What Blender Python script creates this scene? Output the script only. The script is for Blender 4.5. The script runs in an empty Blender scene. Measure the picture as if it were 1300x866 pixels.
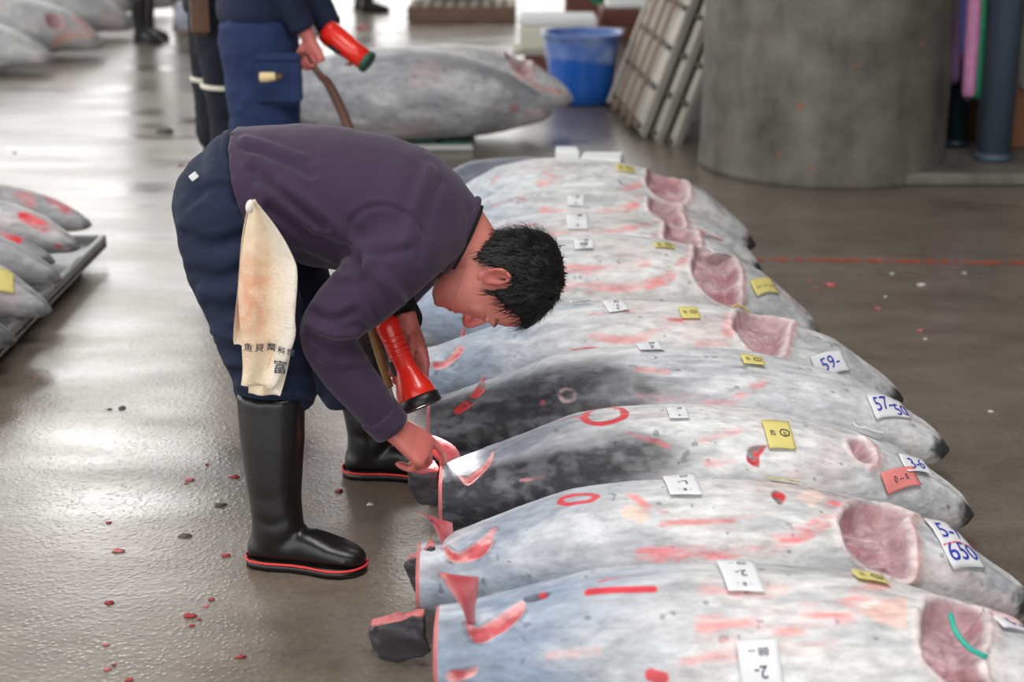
import bpy, bmesh, math, random
import numpy as np
from mathutils import Vector, Matrix
C = bpy.context.scene.collection
SC = bpy.context.scene
rnd = random.Random(7)
# ---------------------------------------------------------------- camera, sky, lights, exposure
H, FPX = 1.6, 2000.0
PITCH = math.atan(650 / FPX)
cam = bpy.data.cameras.new('camera'); cam.sensor_width = 36; cam.lens = FPX / 1300 * 36
cam.clip_end = 300
cam_o = bpy.data.objects.new('camera', cam); C.objects.link(cam_o)
cam_o.location = (0, 0, H); cam_o.rotation_euler = (math.pi / 2 - PITCH, 0, 0)
cam.dof.use_dof = True; cam.dof.focus_distance = 3.62; cam.dof.aperture_fstop = 2.6
SC.camera = cam_o
world = bpy.data.worlds.new('overcast_sky'); SC.world = world; world.use_nodes = True
bg = world.node_tree.nodes['Background']; bg.inputs[0].default_value = (1.0, 0.995, 0.98, 1); bg.inputs[1].default_value = 2.3
def area(name, loc, rot, sx, sy, power, col=(1, 1, 1)):
    l = bpy.data.lights.new(name, 'AREA'); l.shape = 'RECTANGLE'; l.size = sx; l.size_y = sy
    l.energy = power; l.color = col
    o = bpy.data.objects.new(name, l); C.objects.link(o); o.location = loc; o.rotation_euler = rot
    return o
# rows of market lamps below the shed roof
for i, (x, y, pw) in enumerate(((-2.2, 6.2, 60), (-4.7, 16.6, 90), (-0.4, 1.5, 120), (1.8, 1.8, 120))):
    area('roof_lamp_light', (x, y, 5.6), (0, 0, 0), 1.2, 2.4, pw, (1.0, 0.98, 0.96))
vs = SC.view_settings; vs.view_transform = 'Standard'; vs.look = 'None'; vs.exposure = 0.15; vs.gamma = 1; vs.use_curve_mapping = False
# ---------------------------------------------------------------- helpers
_c, _s = math.cos(PITCH), math.sin(PITCH)
def ray(px, py):
    a = (px - 650) / FPX; b = (py - 433) / FPX
    return np.array([a, _c - b * _s, -_s - b * _c])
def G(px, py, z=0.0):                        # the point of height z seen at a photo pixel
    d = ray(px, py); t = (z - H) / d[2]; return d * t + np.array([0, 0, H])
def P(px, py, Y):                            # the point at distance Y seen at a photo pixel
    d = ray(px, py); t = Y / d[1]; return d * t + np.array([0, 0, H])
def project(p):
    x, y, z = p[..., 0], p[..., 1], p[..., 2] - H
    zc = y * _c - z * _s; yc = -y * _s - z * _c
    return 650 + FPX * x / zc, 433 + FPX * yc / zc, zc
def s2l(c):
    c = np.asarray(c, float) / 255.0
    return np.where(c <= 0.04045, c / 12.92, ((c + 0.055) / 1.055) ** 2.4)
def rgb(*c): return tuple(s2l(c)) + (1.0,)
def V(*a): return np.array(a, float)
def nrm(a):
    a = np.asarray(a, float); return a / (np.linalg.norm(a) + 1e-12)
def sstep(a, b, x):
    t = np.clip((x - a) / (b - a), 0, 1); return t * t * (3 - 2 * t)
def _hash(i, j, k, seed):
    n = (i * 73856093) ^ (j * 19349663) ^ (k * 83492791) ^ (seed * 2654435)
    n = (n ^ (n >> 13)) * 1274126177 & 0x7fffffff
    n = n ^ (n >> 16)
    return (n & 0xffff) / 65535.0
def noise(p, sc=1.0, seed=0, octs=3):        # smooth value noise in 0..1
    p = np.asarray(p, float) * sc; out = 0; amp = 1; tot = 0
    for o in range(octs):
        q = np.floor(p).astype(np.int64); f = p - q; f = f * f * (3 - 2 * f)
        r = 0
        for dx in (0, 1):
            for dy in (0, 1):
                for dz in (0, 1):
                    w = (f[:, 0] if dx else 1 - f[:, 0]) * (f[:, 1] if dy else 1 - f[:, 1]) * (f[:, 2] if dz else 1 - f[:, 2])
                    r = r + w * _hash(q[:, 0] + dx, q[:, 1] + dy, q[:, 2] + dz, seed + o * 17)
        out = out + amp * r; tot += amp; amp *= 0.5; p = p * 2.03
    return out / tot
def mesh_from(name, verts, faces, smooth=True):
    me = bpy.data.meshes.new(name)
    me.from_pydata([tuple(v) for v in verts], [], [tuple(f) for f in faces])
    if smooth: me.polygons.foreach_set('use_smooth', [True] * len(me.polygons))
    me.update(); return me
def add(name, me, mat=None, parent=None):
    if not isinstance(me, bpy.types.Mesh):
        me = mesh_from(name, me[0], me[1], me[2] if len(me) > 2 else len(me[0]) > 16)
    o = bpy.data.objects.new(name, me); C.objects.link(o)
    if mat is not None:
        me.materials.clear(); me.materials.append(mat)
    if parent is not None: o.parent = parent; o.matrix_parent_inverse = Matrix.Translation(parent.location).inverted()
    return o
def tag(o, label=None, cat=None, group=None, kind=None):
    if label: o['label'] = label
    if cat: o['category'] = cat
    if group: o['group'] = group
    if kind: o['kind'] = kind
    return o
def thing(name, label, cat, loc, group=None):
    o = bpy.data.objects.new(name, None); C.objects.link(o); o.location = tuple(loc); o.empty_display_size = .05
    return tag(o, label, cat, group)
def copy_thing(src, loc, label=None):         # the thing and each of its parts and sub-parts
    r = src.copy(); C.objects.link(r); r.location = tuple(loc)
    if label: r['label'] = label
    for ch in src.children:
        c = ch.copy(); C.objects.link(c); c.parent = r
        for g in ch.children:
            d = g.copy(); C.objects.link(d); d.parent = c
    return r
class MB:                                     # collects pieces into one mesh
    def __init__(self): self.v = []; self.f = []
    def put(self, v, f):
        n = len(self.v); self.v += [tuple(x) for x in v]; self.f += [tuple(i + n for i in q) for q in f]; return self
    def data(self, smooth=True): return (self.v, self.f, smooth)
def loft(rings, n=24, cap=True, power=2.0):
    """rings: list of (centre, A, B): points centre + A cos t + B sin t"""
    t = np.linspace(0, 2 * math.pi, n, endpoint=False)
    ct, st = np.cos(t), np.sin(t)
    if power != 2.0:
        ct = np.sign(ct) * np.abs(ct) ** (2 / power); st = np.sign(st) * np.abs(st) ** (2 / power)
    v = []; f = []
    for c, A, B in rings:
        v += list(np.asarray(c) + np.outer(ct, A) + np.outer(st, B))
    for i in range(len(rings) - 1):
        for j in range(n):
            a = i * n + j; b = i * n + (j + 1) % n
            f.append((a, b, b + n, a + n))
    if cap:
        f.append(tuple(range(n - 1, -1, -1))); m = (len(rings) - 1) * n; f.append(tuple(range(m, m + n)))
    return v, f
def smooth_path(pts, sub=4):                  # Catmull-Rom through rows of numbers
    p = np.asarray(pts, float); out = []
    for i in range(len(p) - 1):
        p0 = p[max(i - 1, 0)]; p1 = p[i]; p2 = p[i + 1]; p3 = p[min(i + 2, len(p) - 1)]
        for k in range(sub):
            t = k / sub
            out.append(0.5 * ((2 * p1) + (-p0 + p2) * t + (2 * p0 - 5 * p1 + 4 * p2 - p3) * t * t + (-p0 + 3 * p1 - 3 * p2 + p3) * t ** 3))
    out.append(p[-1]); return np.array(out)
def tube(pts, ra, rb=None, ref=(0, 1, 0), n=16, sub=4, cap=True, power=2.0):
    """tube through pts; rb is the radius along ref, ra the radius across it"""
    m = len(pts)
    ra = [ra] * m if np.isscalar(ra) else ra
    rb = ra if rb is None else ([rb] * m if np.isscalar(rb) else rb)
    q = smooth_path([list(p) + [a, b] for p, a, b in zip(pts, ra, rb)], sub)
    rings = []
    for i in range(len(q)):
        d = nrm(q[min(i + 1, len(q) - 1), :3] - q[max(i - 1, 0), :3])
        r = np.asarray(ref, float); r = r - d * np.dot(r, d)
        if np.linalg.norm(r) < 1e-3: r = np.array([1, 0.1, 0]) - d * np.dot([1, .1, 0], d)
        r = nrm(r); a = np.cross(r, d)
        rings.append((q[i, :3], a * q[i, 3], r * q[i, 4]))
    return loft(rings, n, cap, power)
def ellipsoid(c, A, B, D, n=16, m=10):
    rings = []
    for i in range(1, m):
        t = math.pi * i / m
        rings.append((np.asarray(c) - np.asarray(D) * math.cos(t), np.asarray(A) * math.sin(t), np.asarray(B) * math.sin(t)))
    return loft(rings, n)
def box(c, sx, sy, sz, rot=None, bev=0.0):
    """box with chamfered vertical and horizontal edges"""
    hx, hy, hz = sx / 2, sy / 2, sz / 2
    if bev <= 0:
        v = [(x, y, z) for x in (-hx, hx) for y in (-hy, hy) for z in (-hz, hz)]
        f = [(0, 1, 3, 2), (4, 6, 7, 5), (0, 4, 5, 1), (2, 3, 7, 6), (0, 2, 6, 4), (1, 5, 7, 3)]
    else:
        b = min(bev, hx * .9, hy * .9, hz * .9)
        def rect(ix, iy, z): return [(-hx + ix, -hy + iy, z), (hx - ix, -hy + iy, z), (hx - ix, hy - iy, z), (-hx + ix, hy - iy, z)]
        v = rect(b, b, -hz) + rect(0, 0, -hz + b) + rect(0, 0, hz - b) + rect(b, b, hz)
        f = [(3, 2, 1, 0), (12, 13, 14, 15)]
        for r in range(3):
            for j in range(4):
                f.append((r * 4 + j, r * 4 + (j + 1) % 4, r * 4 + 4 + (j + 1) % 4, r * 4 + 4 + j))
    v = np.array(v)
    if rot is not None: v = v @ np.asarray(rot, float).T
    return v + np.asarray(c), f
def lathe(prof, c=(0, 0, 0), n=40, axis=None, cap=False):
    """prof: (radius, height) pairs"""
    c = np.asarray(c, float)
    if axis is None: A, B, D = V(1, 0, 0), V(0, 1, 0), V(0, 0, 1)
    else:
        D = nrm(axis); A = np.cross(D, [0, 1, .3]); A = nrm(A); B = np.cross(D, A)
    return loft([(c + D * h, A * r, B * r) for r, h in prof], n, cap)
def rotz(a): return np.array([[math.cos(a), -math.sin(a), 0], [math.sin(a), math.cos(a), 0], [0, 0, 1]])
def frame(x, y):                              # rotation whose columns are x, y, x cross y
    x = nrm(x); y = nrm(np.asarray(y) - x * np.dot(x, y)); return np.stack([x, y, np.cross(x, y)], 1)
def me_np(me):
    n = len(me.vertices); v = np.empty(n * 3); me.vertices.foreach_get('co', v); v = v.reshape(-1, 3)
    nn = np.empty(n * 3); me.vertices.foreach_get('normal', nn); return v, nn.reshape(-1, 3)
def me_set(me, v): me.vertices.foreach_set('co', np.ascontiguousarray(v).ravel()); me.update()
def fuse(name, pieces, voxel=0.008, smooth=6, factor=.5):
    """joins closed pieces into one continuous skin"""
    mb = MB()
    for v, f in pieces: mb.put(v, f)
    me = mesh_from(name, mb.v, mb.f)
    o = bpy.data.objects.new('fuse', me); C.objects.link(o)
    r = o.modifiers.new('r', 'REMESH'); r.mode = 'VOXEL'; r.voxel_size = voxel; r.adaptivity = 0
    if smooth:
        s = o.modifiers.new('s', 'SMOOTH'); s.iterations = smooth; s.factor = factor
    dg = bpy.context.evaluated_depsgraph_get()
    out = bpy.data.meshes.new_from_object(o.evaluated_get(dg)); out.name = name
    bpy.data.objects.remove(o); bpy.data.meshes.remove(me)
    out.polygons.foreach_set('use_smooth', [True] * len(out.polygons)); out.update()
    return out
def seg_dist(v, poly):                        # distance of points to a 3D polyline
    poly = np.asarray(poly, float); d = np.full(len(v), 1e9)
    if len(poly) == 1: return np.linalg.norm(v - poly[0], axis=1)
    for a, b in zip(poly[:-1], poly[1:]):
        ab = b - a; t = np.clip(((v - a) @ ab) / (ab @ ab + 1e-12), 0, 1)
        d = np.minimum(d, np.linalg.norm(v - a - t[:, None] * ab, axis=1))
    return d
def crease(me, lines):                        # folds: (points, width, height) raises or sinks cloth along a line
    v, n = me_np(me); off = np.zeros(len(v))
    for pts, w, h in lines:
        d = seg_dist(v, smooth_path(pts, 4) if len(pts) > 2 else pts); off += 1.6 * h * np.exp(-(d / w) ** 2)
    me_set(me, v + n * off[:, None])
def drape(me, lines):                         # folds pressed into the side of a garment that looks along -y: (points, width, height)
    v, n = me_np(me); off = np.zeros(len(v)); X, Y, Z = project(v); q = np.c_[X, Y, X * 0]
    d0 = np.array([0, 0, H]) - v; d0 /= np.linalg.norm(d0, axis=1)[:, None]; face = sstep(.0, .45, (d0 * n).sum(1))
    for pts, w, h in lines:
        a, b, c = project(smooth_path(pts, 5)); d = seg_dist(q, np.c_[a, b, a * 0]) / 555.0
        k = np.exp(-(d / w) ** 2) - .45 * np.exp(-((d - 1.7 * w) / w) ** 2)
        off += 1.5 * h * k * face
    me_set(me, v + n * off[:, None])
def rumple(me, amp, sc, seed=0, stretch=(1, 1, 1)):
    v, n = me_np(me); q = v * np.asarray(stretch)
    a = noise(q, sc, seed, 3) - .5
    me_set(me, v + n * (a * 2 * amp)[:, None])
def set_col(me, col):
    a = me.color_attributes.new('col', 'FLOAT_COLOR', 'POINT')
    a.data.foreach_set('color', np.ascontiguousarray(np.c_[col, np.ones(len(col))], dtype=np.float32).ravel())
# ---------------------------------------------------------------- materials
def nt_new(name):
    m = bpy.data.materials.new(name); m.use_nodes = True
    return m, m.node_tree, m.node_tree.nodes['Principled BSDF']
def mat(name, col, rough=.5, var=.12, scale=8.0, bump=.0, bscale=40.0, metal=0.0, spec=.5, stretch=None, **kw):
    m, nt, b = nt_new(name); N = nt.nodes; L = nt.links
    tc = N.new('ShaderNodeTexCoord'); src = tc.outputs['Object']
    if stretch:
        mp = N.new('ShaderNodeMapping'); mp.inputs['Scale'].default_value = stretch; L.new(src, mp.inputs[0]); src = mp.outputs[0]
    nz = N.new('ShaderNodeTexNoise'); nz.inputs['Scale'].default_value = scale; nz.inputs['Detail'].default_value = 5; L.new(src, nz.inputs[0])
    mx = N.new('ShaderNodeMix'); mx.data_type = 'RGBA'
    c = np.array(s2l(col)); mx.inputs[6].default_value = tuple(np.clip(c * (1 - var * 1.6), 0, 1)) + (1,); mx.inputs[7].default_value = tuple(np.clip(c * (1 + var * 1.6), 0, 1)) + (1,)
    L.new(nz.outputs[0], mx.inputs[0]); L.new(mx.outputs[2], b.inputs['Base Color'])
    b.inputs['Roughness'].default_value = rough; b.inputs['Metallic'].default_value = metal; b.inputs['Specular IOR Level'].default_value = spec
    if bump:
        n2 = N.new('ShaderNodeTexNoise'); n2.inputs['Scale'].default_value = bscale; n2.inputs['Detail'].default_value = 4; L.new(src, n2.inputs[0])
        bp = N.new('ShaderNodeBump'); bp.inputs['Strength'].default_value = bump; bp.inputs['Distance'].default_value = .01
        L.new(n2.outputs[0], bp.inputs['Height']); L.new(bp.outputs[0], b.inputs['Normal'])
    for k, v in kw.items(): b.inputs[k.replace('_', ' ')].default_value = v
    return m
def mat_attr(name, rough=.5, bump=.2, bscale=60, mott=.25, mscale=30, spec=.5, stretch=(1, 1, 1), **kw):
    m, nt, b = nt_new(name); N = nt.nodes; L = nt.links
    at = N.new('ShaderNodeAttribute'); at.attribute_name = 'col'
    tc = N.new('ShaderNodeTexCoord'); mp = N.new('ShaderNodeMapping'); mp.inputs['Scale'].default_value = stretch; L.new(tc.outputs['Object'], mp.inputs[0])
    nz = N.new('ShaderNodeTexNoise'); nz.inputs['Scale'].default_value = mscale; nz.inputs['Detail'].default_value = 6; nz.inputs['Roughness'].default_value = .65; L.new(mp.outputs[0], nz.inputs[0])
    mr = N.new('ShaderNodeMapRange'); mr.inputs[1].default_value = .25; mr.inputs[2].default_value = .75; mr.inputs[3].default_value = 1 - mott; mr.inputs[4].default_value = 1 + mott; L.new(nz.outputs[0], mr.inputs[0])
    vm = N.new('ShaderNodeVectorMath'); vm.operation = 'SCALE'; L.new(at.outputs['Color'], vm.inputs[0]); L.new(mr.outputs[0], vm.inputs['Scale'])
    L.new(vm.outputs[0], b.inputs['Base Color'])
    n2 = N.new('ShaderNodeTexNoise'); n2.inputs['Scale'].default_value = bscale; n2.inputs['Detail'].default_value = 5; L.new(mp.outputs[0], n2.inputs[0])
    bp = N.new('ShaderNodeBump'); bp.inputs['Strength'].default_value = bump; bp.inputs['Distance'].default_value = .006
    L.new(n2.outputs[0], bp.inputs['Height']); L.new(bp.outputs[0], b.inputs['Normal'])
    b.inputs['Roughness'].default_value = rough; b.inputs['Specular IOR Level'].default_value = spec
    for k, v in kw.items(): b.inputs[k.replace('_', ' ')].default_value = v
    return m
M = dict(
    fish=mat_attr('frosted_fish_skin', .5, .45, 70, .34, 46, .4, stretch=(.4, 1, 1)),
    flesh=mat('frozen_red_flesh', (190, 104, 106), .45, .25, 30, .4, 60),
    flesh_dark=mat('dark_red_flesh', (150, 40, 48), .45, .3, 40, .4, 60),
    darkskin=mat('dark_fish_skin', (50, 48, 54), .45, .3, 30, .3, 60),
    white_paper=mat('white_paper', (222, 222, 226), .8, .05, 20),
    yellow_paper=mat('yellow_paper', (214, 200, 122), .8, .04, 20),
    pink_paper=mat('pink_paper', (222, 132, 128), .8, .05, 20),
    ink=mat('black_ink', (52, 54, 70), .8, .1), blue_ink=mat('blue_ink', (32, 52, 170), .7, .1), red_ink=mat('red_ink', (232, 70, 72), .7, .1),
    purple=mat('plum_jersey_cloth', (49, 31, 58), .88, .06, 6, .12, 300, Sheen_Weight=.12),
    navy=mat('navy_work_cloth', (7, 23, 52), .85, .12, 8, .2, 260),
    blue=mat('blue_work_cloth', (19, 39, 80), .85, .12, 8, .2, 260),
    black_cloth=mat('black_cloth', (18, 19, 24), .9, .15, 8, .2, 200),
    darknavy=mat('dark_navy_cloth', (14, 20, 34), .9, .15, 8, .2, 200),
    grey_cloth=mat('grey_cloth', (92, 96, 98), .9, .12, 8, .1, 200),
    rubber=mat('black_rubber', (17, 17, 18), .32, .2, 12, .06, 30),
    red_rubber=mat('red_rubber', (206, 52, 52), .5, .1),
    skin=mat('skin', (196, 112, 104), .5, .07, 18, .12, 160, Subsurface_Weight=.12, Subsurface_Radius=(.01, .004, .002)),
    lips=mat('lips', (178, 92, 88), .5, .08),
    hair=mat('black_hair', (9, 8, 8), .6, .3, 60, .3, 220),
    torch_red=mat('red_plastic', (232, 44, 30), .3, .05, 6, 0, 40, Coat_Weight=.3),
    black_plastic=mat('black_plastic', (22, 22, 24), .4, .1),
    wood=mat('handle_wood', (150, 118, 72), .6, .25, 10, .15, 60, stretch=(6, 6, 1)),
    brown_wood=mat('dark_handle_wood', (96, 66, 54), .6, .2, 10),
    tray=mat('dull_tray_metal', (150, 152, 152), .45, .15, 6, .1, 30, metal=.5),
    crate=mat('worn_white_plastic', (196, 200, 196), .5, .1, 6), green=mat('green_plastic', (40, 84, 70), .5, .1),
    foam=mat('white_foam', (232, 236, 236), .75, .03, 40, .15, 90), cream=mat('cream_foam', (216, 214, 196), .7, .05, 8),
    pail=mat('blue_plastic', (26, 88, 176), .32, .06, 4), palewood=mat('weathered_pale_wood', (176, 170, 160), .75, .18, 5, .2, 40, stretch=(1, 1, 1)),
    brownslat=mat('weathered_brown_wood', (126, 102, 84), .75, .2, 7, .2, 40), greyboard=mat('grey_weathered_board', (128, 126, 120), .75, .2, 6, .2, 40),
    pipe=mat('blue_grey_pipe_paint', (74, 88, 104), .5, .1, 6), tealpipe=mat('dark_teal_pipe', (26, 44, 52), .5, .1, 6),
    card=mat('brown_cardboard', (116, 76, 50), .8, .15, 5), orange=mat('orange_cardboard', (178, 98, 58), .8, .1, 5), greybox=mat('grey_case', (110, 110, 106), .6, .12, 5),
    pinknet=mat('pink_cord', (196, 130, 172), .7, .15, 30), greennet=mat('green_cord', (34, 130, 92), .6, .15, 30), bluenet=mat('blue_cord', (44, 66, 130), .7, .15, 30), rednet=mat('red_cord', (190, 60, 56), .7, .15, 30), purplenet=mat('purple_cord', (88, 60, 96), .7, .15, 30),
    redwood=mat('reddish_wood', (112, 66, 54), .7, .2, 5), darkwall=mat('dark_wall', (58, 52, 48), .8, .3, 1.2), roof=mat('roof_sheet', (110, 112, 112), .8, .1, 1),
    grit=mat('grey_chip', (92, 88, 84), .8, .2), cartilage=mat('white_scrap', (216, 208, 204), .6, .1),
    steel=mat('dull_steel', (150, 150, 152), .35, .1, 10, metal=.8), leather=mat('brown_leather', (92, 64, 44), .6, .2, 12),
    bone=mat('cream_handle', (222, 200, 150), .5, .1),
)
def floor_mat():
    m, nt, b = nt_new('wet_concrete'); N = nt.nodes; L = nt.links
    tc = N.new('ShaderNodeTexCoord'); o = tc.outputs['Object']
    def nz(scale, det=5, r=.55, sx=1, sy=1):
        mp = N.new('ShaderNodeMapping'); mp.inputs['Scale'].default_value = (sx, sy, 1); L.new(o, mp.inputs[0])
        n = N.new('ShaderNodeTexNoise'); n.inputs['Scale'].default_value = scale; n.inputs['Detail'].default_value = det; n.inputs['Roughness'].default_value = r; L.new(mp.outputs[0], n.inputs[0]); return n.outputs[0]
    def mr(x, a, b_, c, d):
        n = N.new('ShaderNodeMapRange'); n.inputs[1].default_value = a; n.inputs[2].default_value = b_; n.inputs[3].default_value = c; n.inputs[4].default_value = d; L.new(x, n.inputs[0]); return n.outputs[0]
    def math_(op, x, y):
        n = N.new('ShaderNodeMath'); n.operation = op
        for i, q in enumerate((x, y)):
            if isinstance(q, (int, float)): n.inputs[i].default_value = q
            else: L.new(q, n.inputs[i])
        return n.outputs[0]
    big = nz(.9, 6, .6, 1, 2.2); mid = nz(6, 6, .6, 1, 1.5); fine = nz(60, 4)
    ramp = N.new('ShaderNodeValToRGB'); e = ramp.color_ramp.elements
    e[0].position = .3; e[0].color = rgb(88, 77, 67); e[1].position = .72; e[1].color = rgb(138, 128, 116)
    mixv = math_('ADD', math_('MULTIPLY', big, .6), math_('MULTIPLY', mid, .4)); L.new(mixv, ramp.inputs[0])
    fm = N.new('ShaderNodeVectorMath'); fm.operation = 'SCALE'; L.new(ramp.outputs[0], fm.inputs[0]); L.new(mr(fine, .3, .7, .82, 1.15), fm.inputs['Scale']); L.new(fm.outputs[0], b.inputs['Base Color'])
    wet = mr(nz(1.3, 5, .55, 1, 2.6), .40, .72, 0, 1)          # standing water
    L.new(mr(wet, 0, 1, .40, .2), b.inputs['Roughness'])
    b.inputs['Specular IOR Level'].default_value = .6; b.inputs['Coat Weight'].default_value = .55; L.new(mr(wet, 0, 1, .27, .11), b.inputs['Coat Roughness'])
    # relief: trowel marks and droplets in the drier film
    vor = N.new('ShaderNodeTexVoronoi'); vor.inputs['Scale'].default_value = 70; L.new(o, vor.inputs[0])
    drop = mr(vor.outputs['Distance'], .0, .45, 1, 0)
    hgt = math_('ADD', math_('MULTIPLY', fine, .5), math_('ADD', math_('MULTIPLY', mid, .45), math_('MULTIPLY', drop, .4)))
    hgt = math_('MULTIPLY', hgt, mr(wet, 0, 1, 1, .3))
    bp = N.new('ShaderNodeBump'); bp.inputs['Strength'].default_value = .2; bp.inputs['Distance'].default_value = .008; L.new(hgt, bp.inputs['Height']); L.new(bp.outputs[0], b.inputs['Normal']); L.new(bp.outputs[0], b.inputs['Coat Normal'])
    return m
def concrete_mat():
    m, nt, b = nt_new('stained_concrete'); N = nt.nodes; L = nt.links
    tc = N.new('ShaderNodeTexCoord'); o = tc.outputs['Object']
    def nz(scale, sx, sy, sz, det=6):
        mp = N.new('ShaderNodeMapping'); mp.inputs['Scale'].default_value = (sx, sy, sz); L.new(o, mp.inputs[0])
        n = N.new('ShaderNodeTexNoise'); n.inputs['Scale'].default_value = scale; n.inputs['Detail'].default_value = det; n.inputs['Roughness'].default_value = .62; L.new(mp.outputs[0], n.inputs[0]); return n.outputs[0]
    streak = nz(3, 1, 1, .18); blot = nz(4, 1, 1, 1); spots = nz(11, 1, 1, 1, 2)
    mx = N.new('ShaderNodeMath'); mx.operation = 'ADD'; L.new(streak, mx.inputs[0]); L.new(blot, mx.inputs[1])
    r = N.new('ShaderNodeValToRGB'); e = r.color_ramp.elements
    e[0].position = .38; e[0].color = rgb(70, 66, 62); e[1].position = .66; e[1].color = rgb(128, 124, 117)
    h = N.new('ShaderNodeMath'); h.operation = 'MULTIPLY'; h.inputs[1].default_value = .5; L.new(mx.outputs[0], h.inputs[0]); L.new(h.outputs[0], r.inputs[0])
    r2 = N.new('ShaderNodeValToRGB'); e = r2.color_ramp.elements
    e[0].position = .69; e[0].color = (0, 0, 0, 1); e[1].position = .74; e[1].color = (1, 1, 1, 1); L.new(spots, r2.inputs[0])
    m2 = N.new('ShaderNodeMix'); m2.data_type = 'RGBA'; m2.inputs[7].default_value = rgb(132, 92, 62); L.new(r2.outputs[0], m2.inputs[0]); L.new(r.outputs[0], m2.inputs[6]); L.new(m2.outputs[2], b.inputs['Base Color'])
    b.inputs['Roughness'].default_value = .75
    bp = N.new('ShaderNodeBump'); bp.inputs['Strength'].default_value = .3; bp.inputs['Distance'].default_value = .01; L.new(blot, bp.inputs['Height']); L.new(bp.outputs[0], b.inputs['Normal'])
    return m
M['floor'] = floor_mat(); M['concrete'] = concrete_mat()
def emis(name, col, st):
    m, nt, b = nt_new(name); b.inputs['Emission Color'].default_value = tuple(col) + (1,); b.inputs['Emission Strength'].default_value = st; b.inputs['Base Color'].default_value = (1, 1, 1, 1); return m
M['flap'] = mat_attr('peeled_flesh', .42, .35, 70, .14, 50, .5)
M['darkslat'] = mat('gap_shade_slat', (78, 72, 66), .75, .2, 8)  # slat colour darkened to stand in for shade in the cross gaps
M['lit_lens'] = emis('lit_lens', (1, .93, .9), 6)
M['lamp_glow'] = emis('lamp_diffuser', (1, .98, .96), 5)
def film_mat():
    m, nt, b = nt_new('clear_plastic_film'); N = nt.nodes; L = nt.links
    b.inputs['Base Color'].default_value = (.8, .9, 1, 1); b.inputs['Roughness'].default_value = .25
    tr = N.new('ShaderNodeBsdfTransparent'); mx = N.new('ShaderNodeMixShader')
    nz = N.new('ShaderNodeTexNoise'); nz.inputs['Scale'].default_value = 9; tc = N.new('ShaderNodeTexCoord'); L.new(tc.outputs['Object'], nz.inputs[0])
    mr = N.new('ShaderNodeMapRange'); mr.inputs[1].default_value = .4; mr.inputs[2].default_value = .75; mr.inputs[3].default_value = .06; mr.inputs[4].default_value = .32; L.new(nz.outputs[0], mr.inputs[0])
    L.new(mr.outputs[0], mx.inputs[0]); L.new(tr.outputs[0], mx.inputs[1]); L.new(b.outputs[0], mx.inputs[2]); L.new(mx.outputs[0], N['Material Output'].inputs[0]); return m
M['film'] = film_mat()
# ---------------------------------------------------------------- the setting
def struct(name, data, m, parent=None):
    o = add(name, data, m, parent); o['kind'] = 'structure'; return o
# ground slab of the market hall
def slab(name, x0, x1, y0, y1, z0, z1, m): return struct(name, box(((x0 + x1) / 2, (y0 + y1) / 2, (z0 + z1) / 2), x1 - x0, y1 - y0, z1 - z0), m)
floor = slab('floor', -45, 30, -8, 70, -.12, 0, M['floor'])
roof = slab('ceiling', -9, 14, -6, 15.5, 6.2, 6.35, M['roof'])
wall = slab('wall_back', 1.15, 14, 14.2, 14.45, 0, 6.2, M['darkwall'])
wallr = slab('wall_right', 6.2, 6.4, -6, 14.2, 0, 6.2, M['darkwall'])
pillar_c = V(1.545, 7.80, 0)
def pillar():
    prof = [(.612, 0), (.608, .03), (.602, .12), (.600, .6), (.603, 1.1), (.600, 1.6), (.600, 6.19)]
    o = struct('trim_1', loft([(pillar_c + V(0, 0, h), V(r, 0, 0), V(0, r, 0)) for r, h in prof], 72), M['concrete']); return o
pillar()
struct('trim_2', box((2.95, 7.72, .03), 2.2, .9, .06, bev=.015), M['concrete'])
# worn orange line painted on the floor
def paint_line():
    a, b_ = G(958, 329), G(1330, 335); n = 60; v = []; f = []
    for i in range(n + 1):
        p = a + (b_ - a) * i / n; w = .018 + .016 * rnd.random(); o = .006 * (rnd.random() - .5)
        v += [(p[0], p[1] - w + o, .0012), (p[0], p[1] + w + o, .0012)]
        if i and rnd.random() > .12: f.append((2 * i - 2, 2 * i, 2 * i + 1, 2 * i - 1))
    return v, f, False
M['line'] = mat('worn_orange_paint', (158, 82, 58), .5, .35, 30)
struct('trim_3', paint_line(), M['line'])
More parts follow.
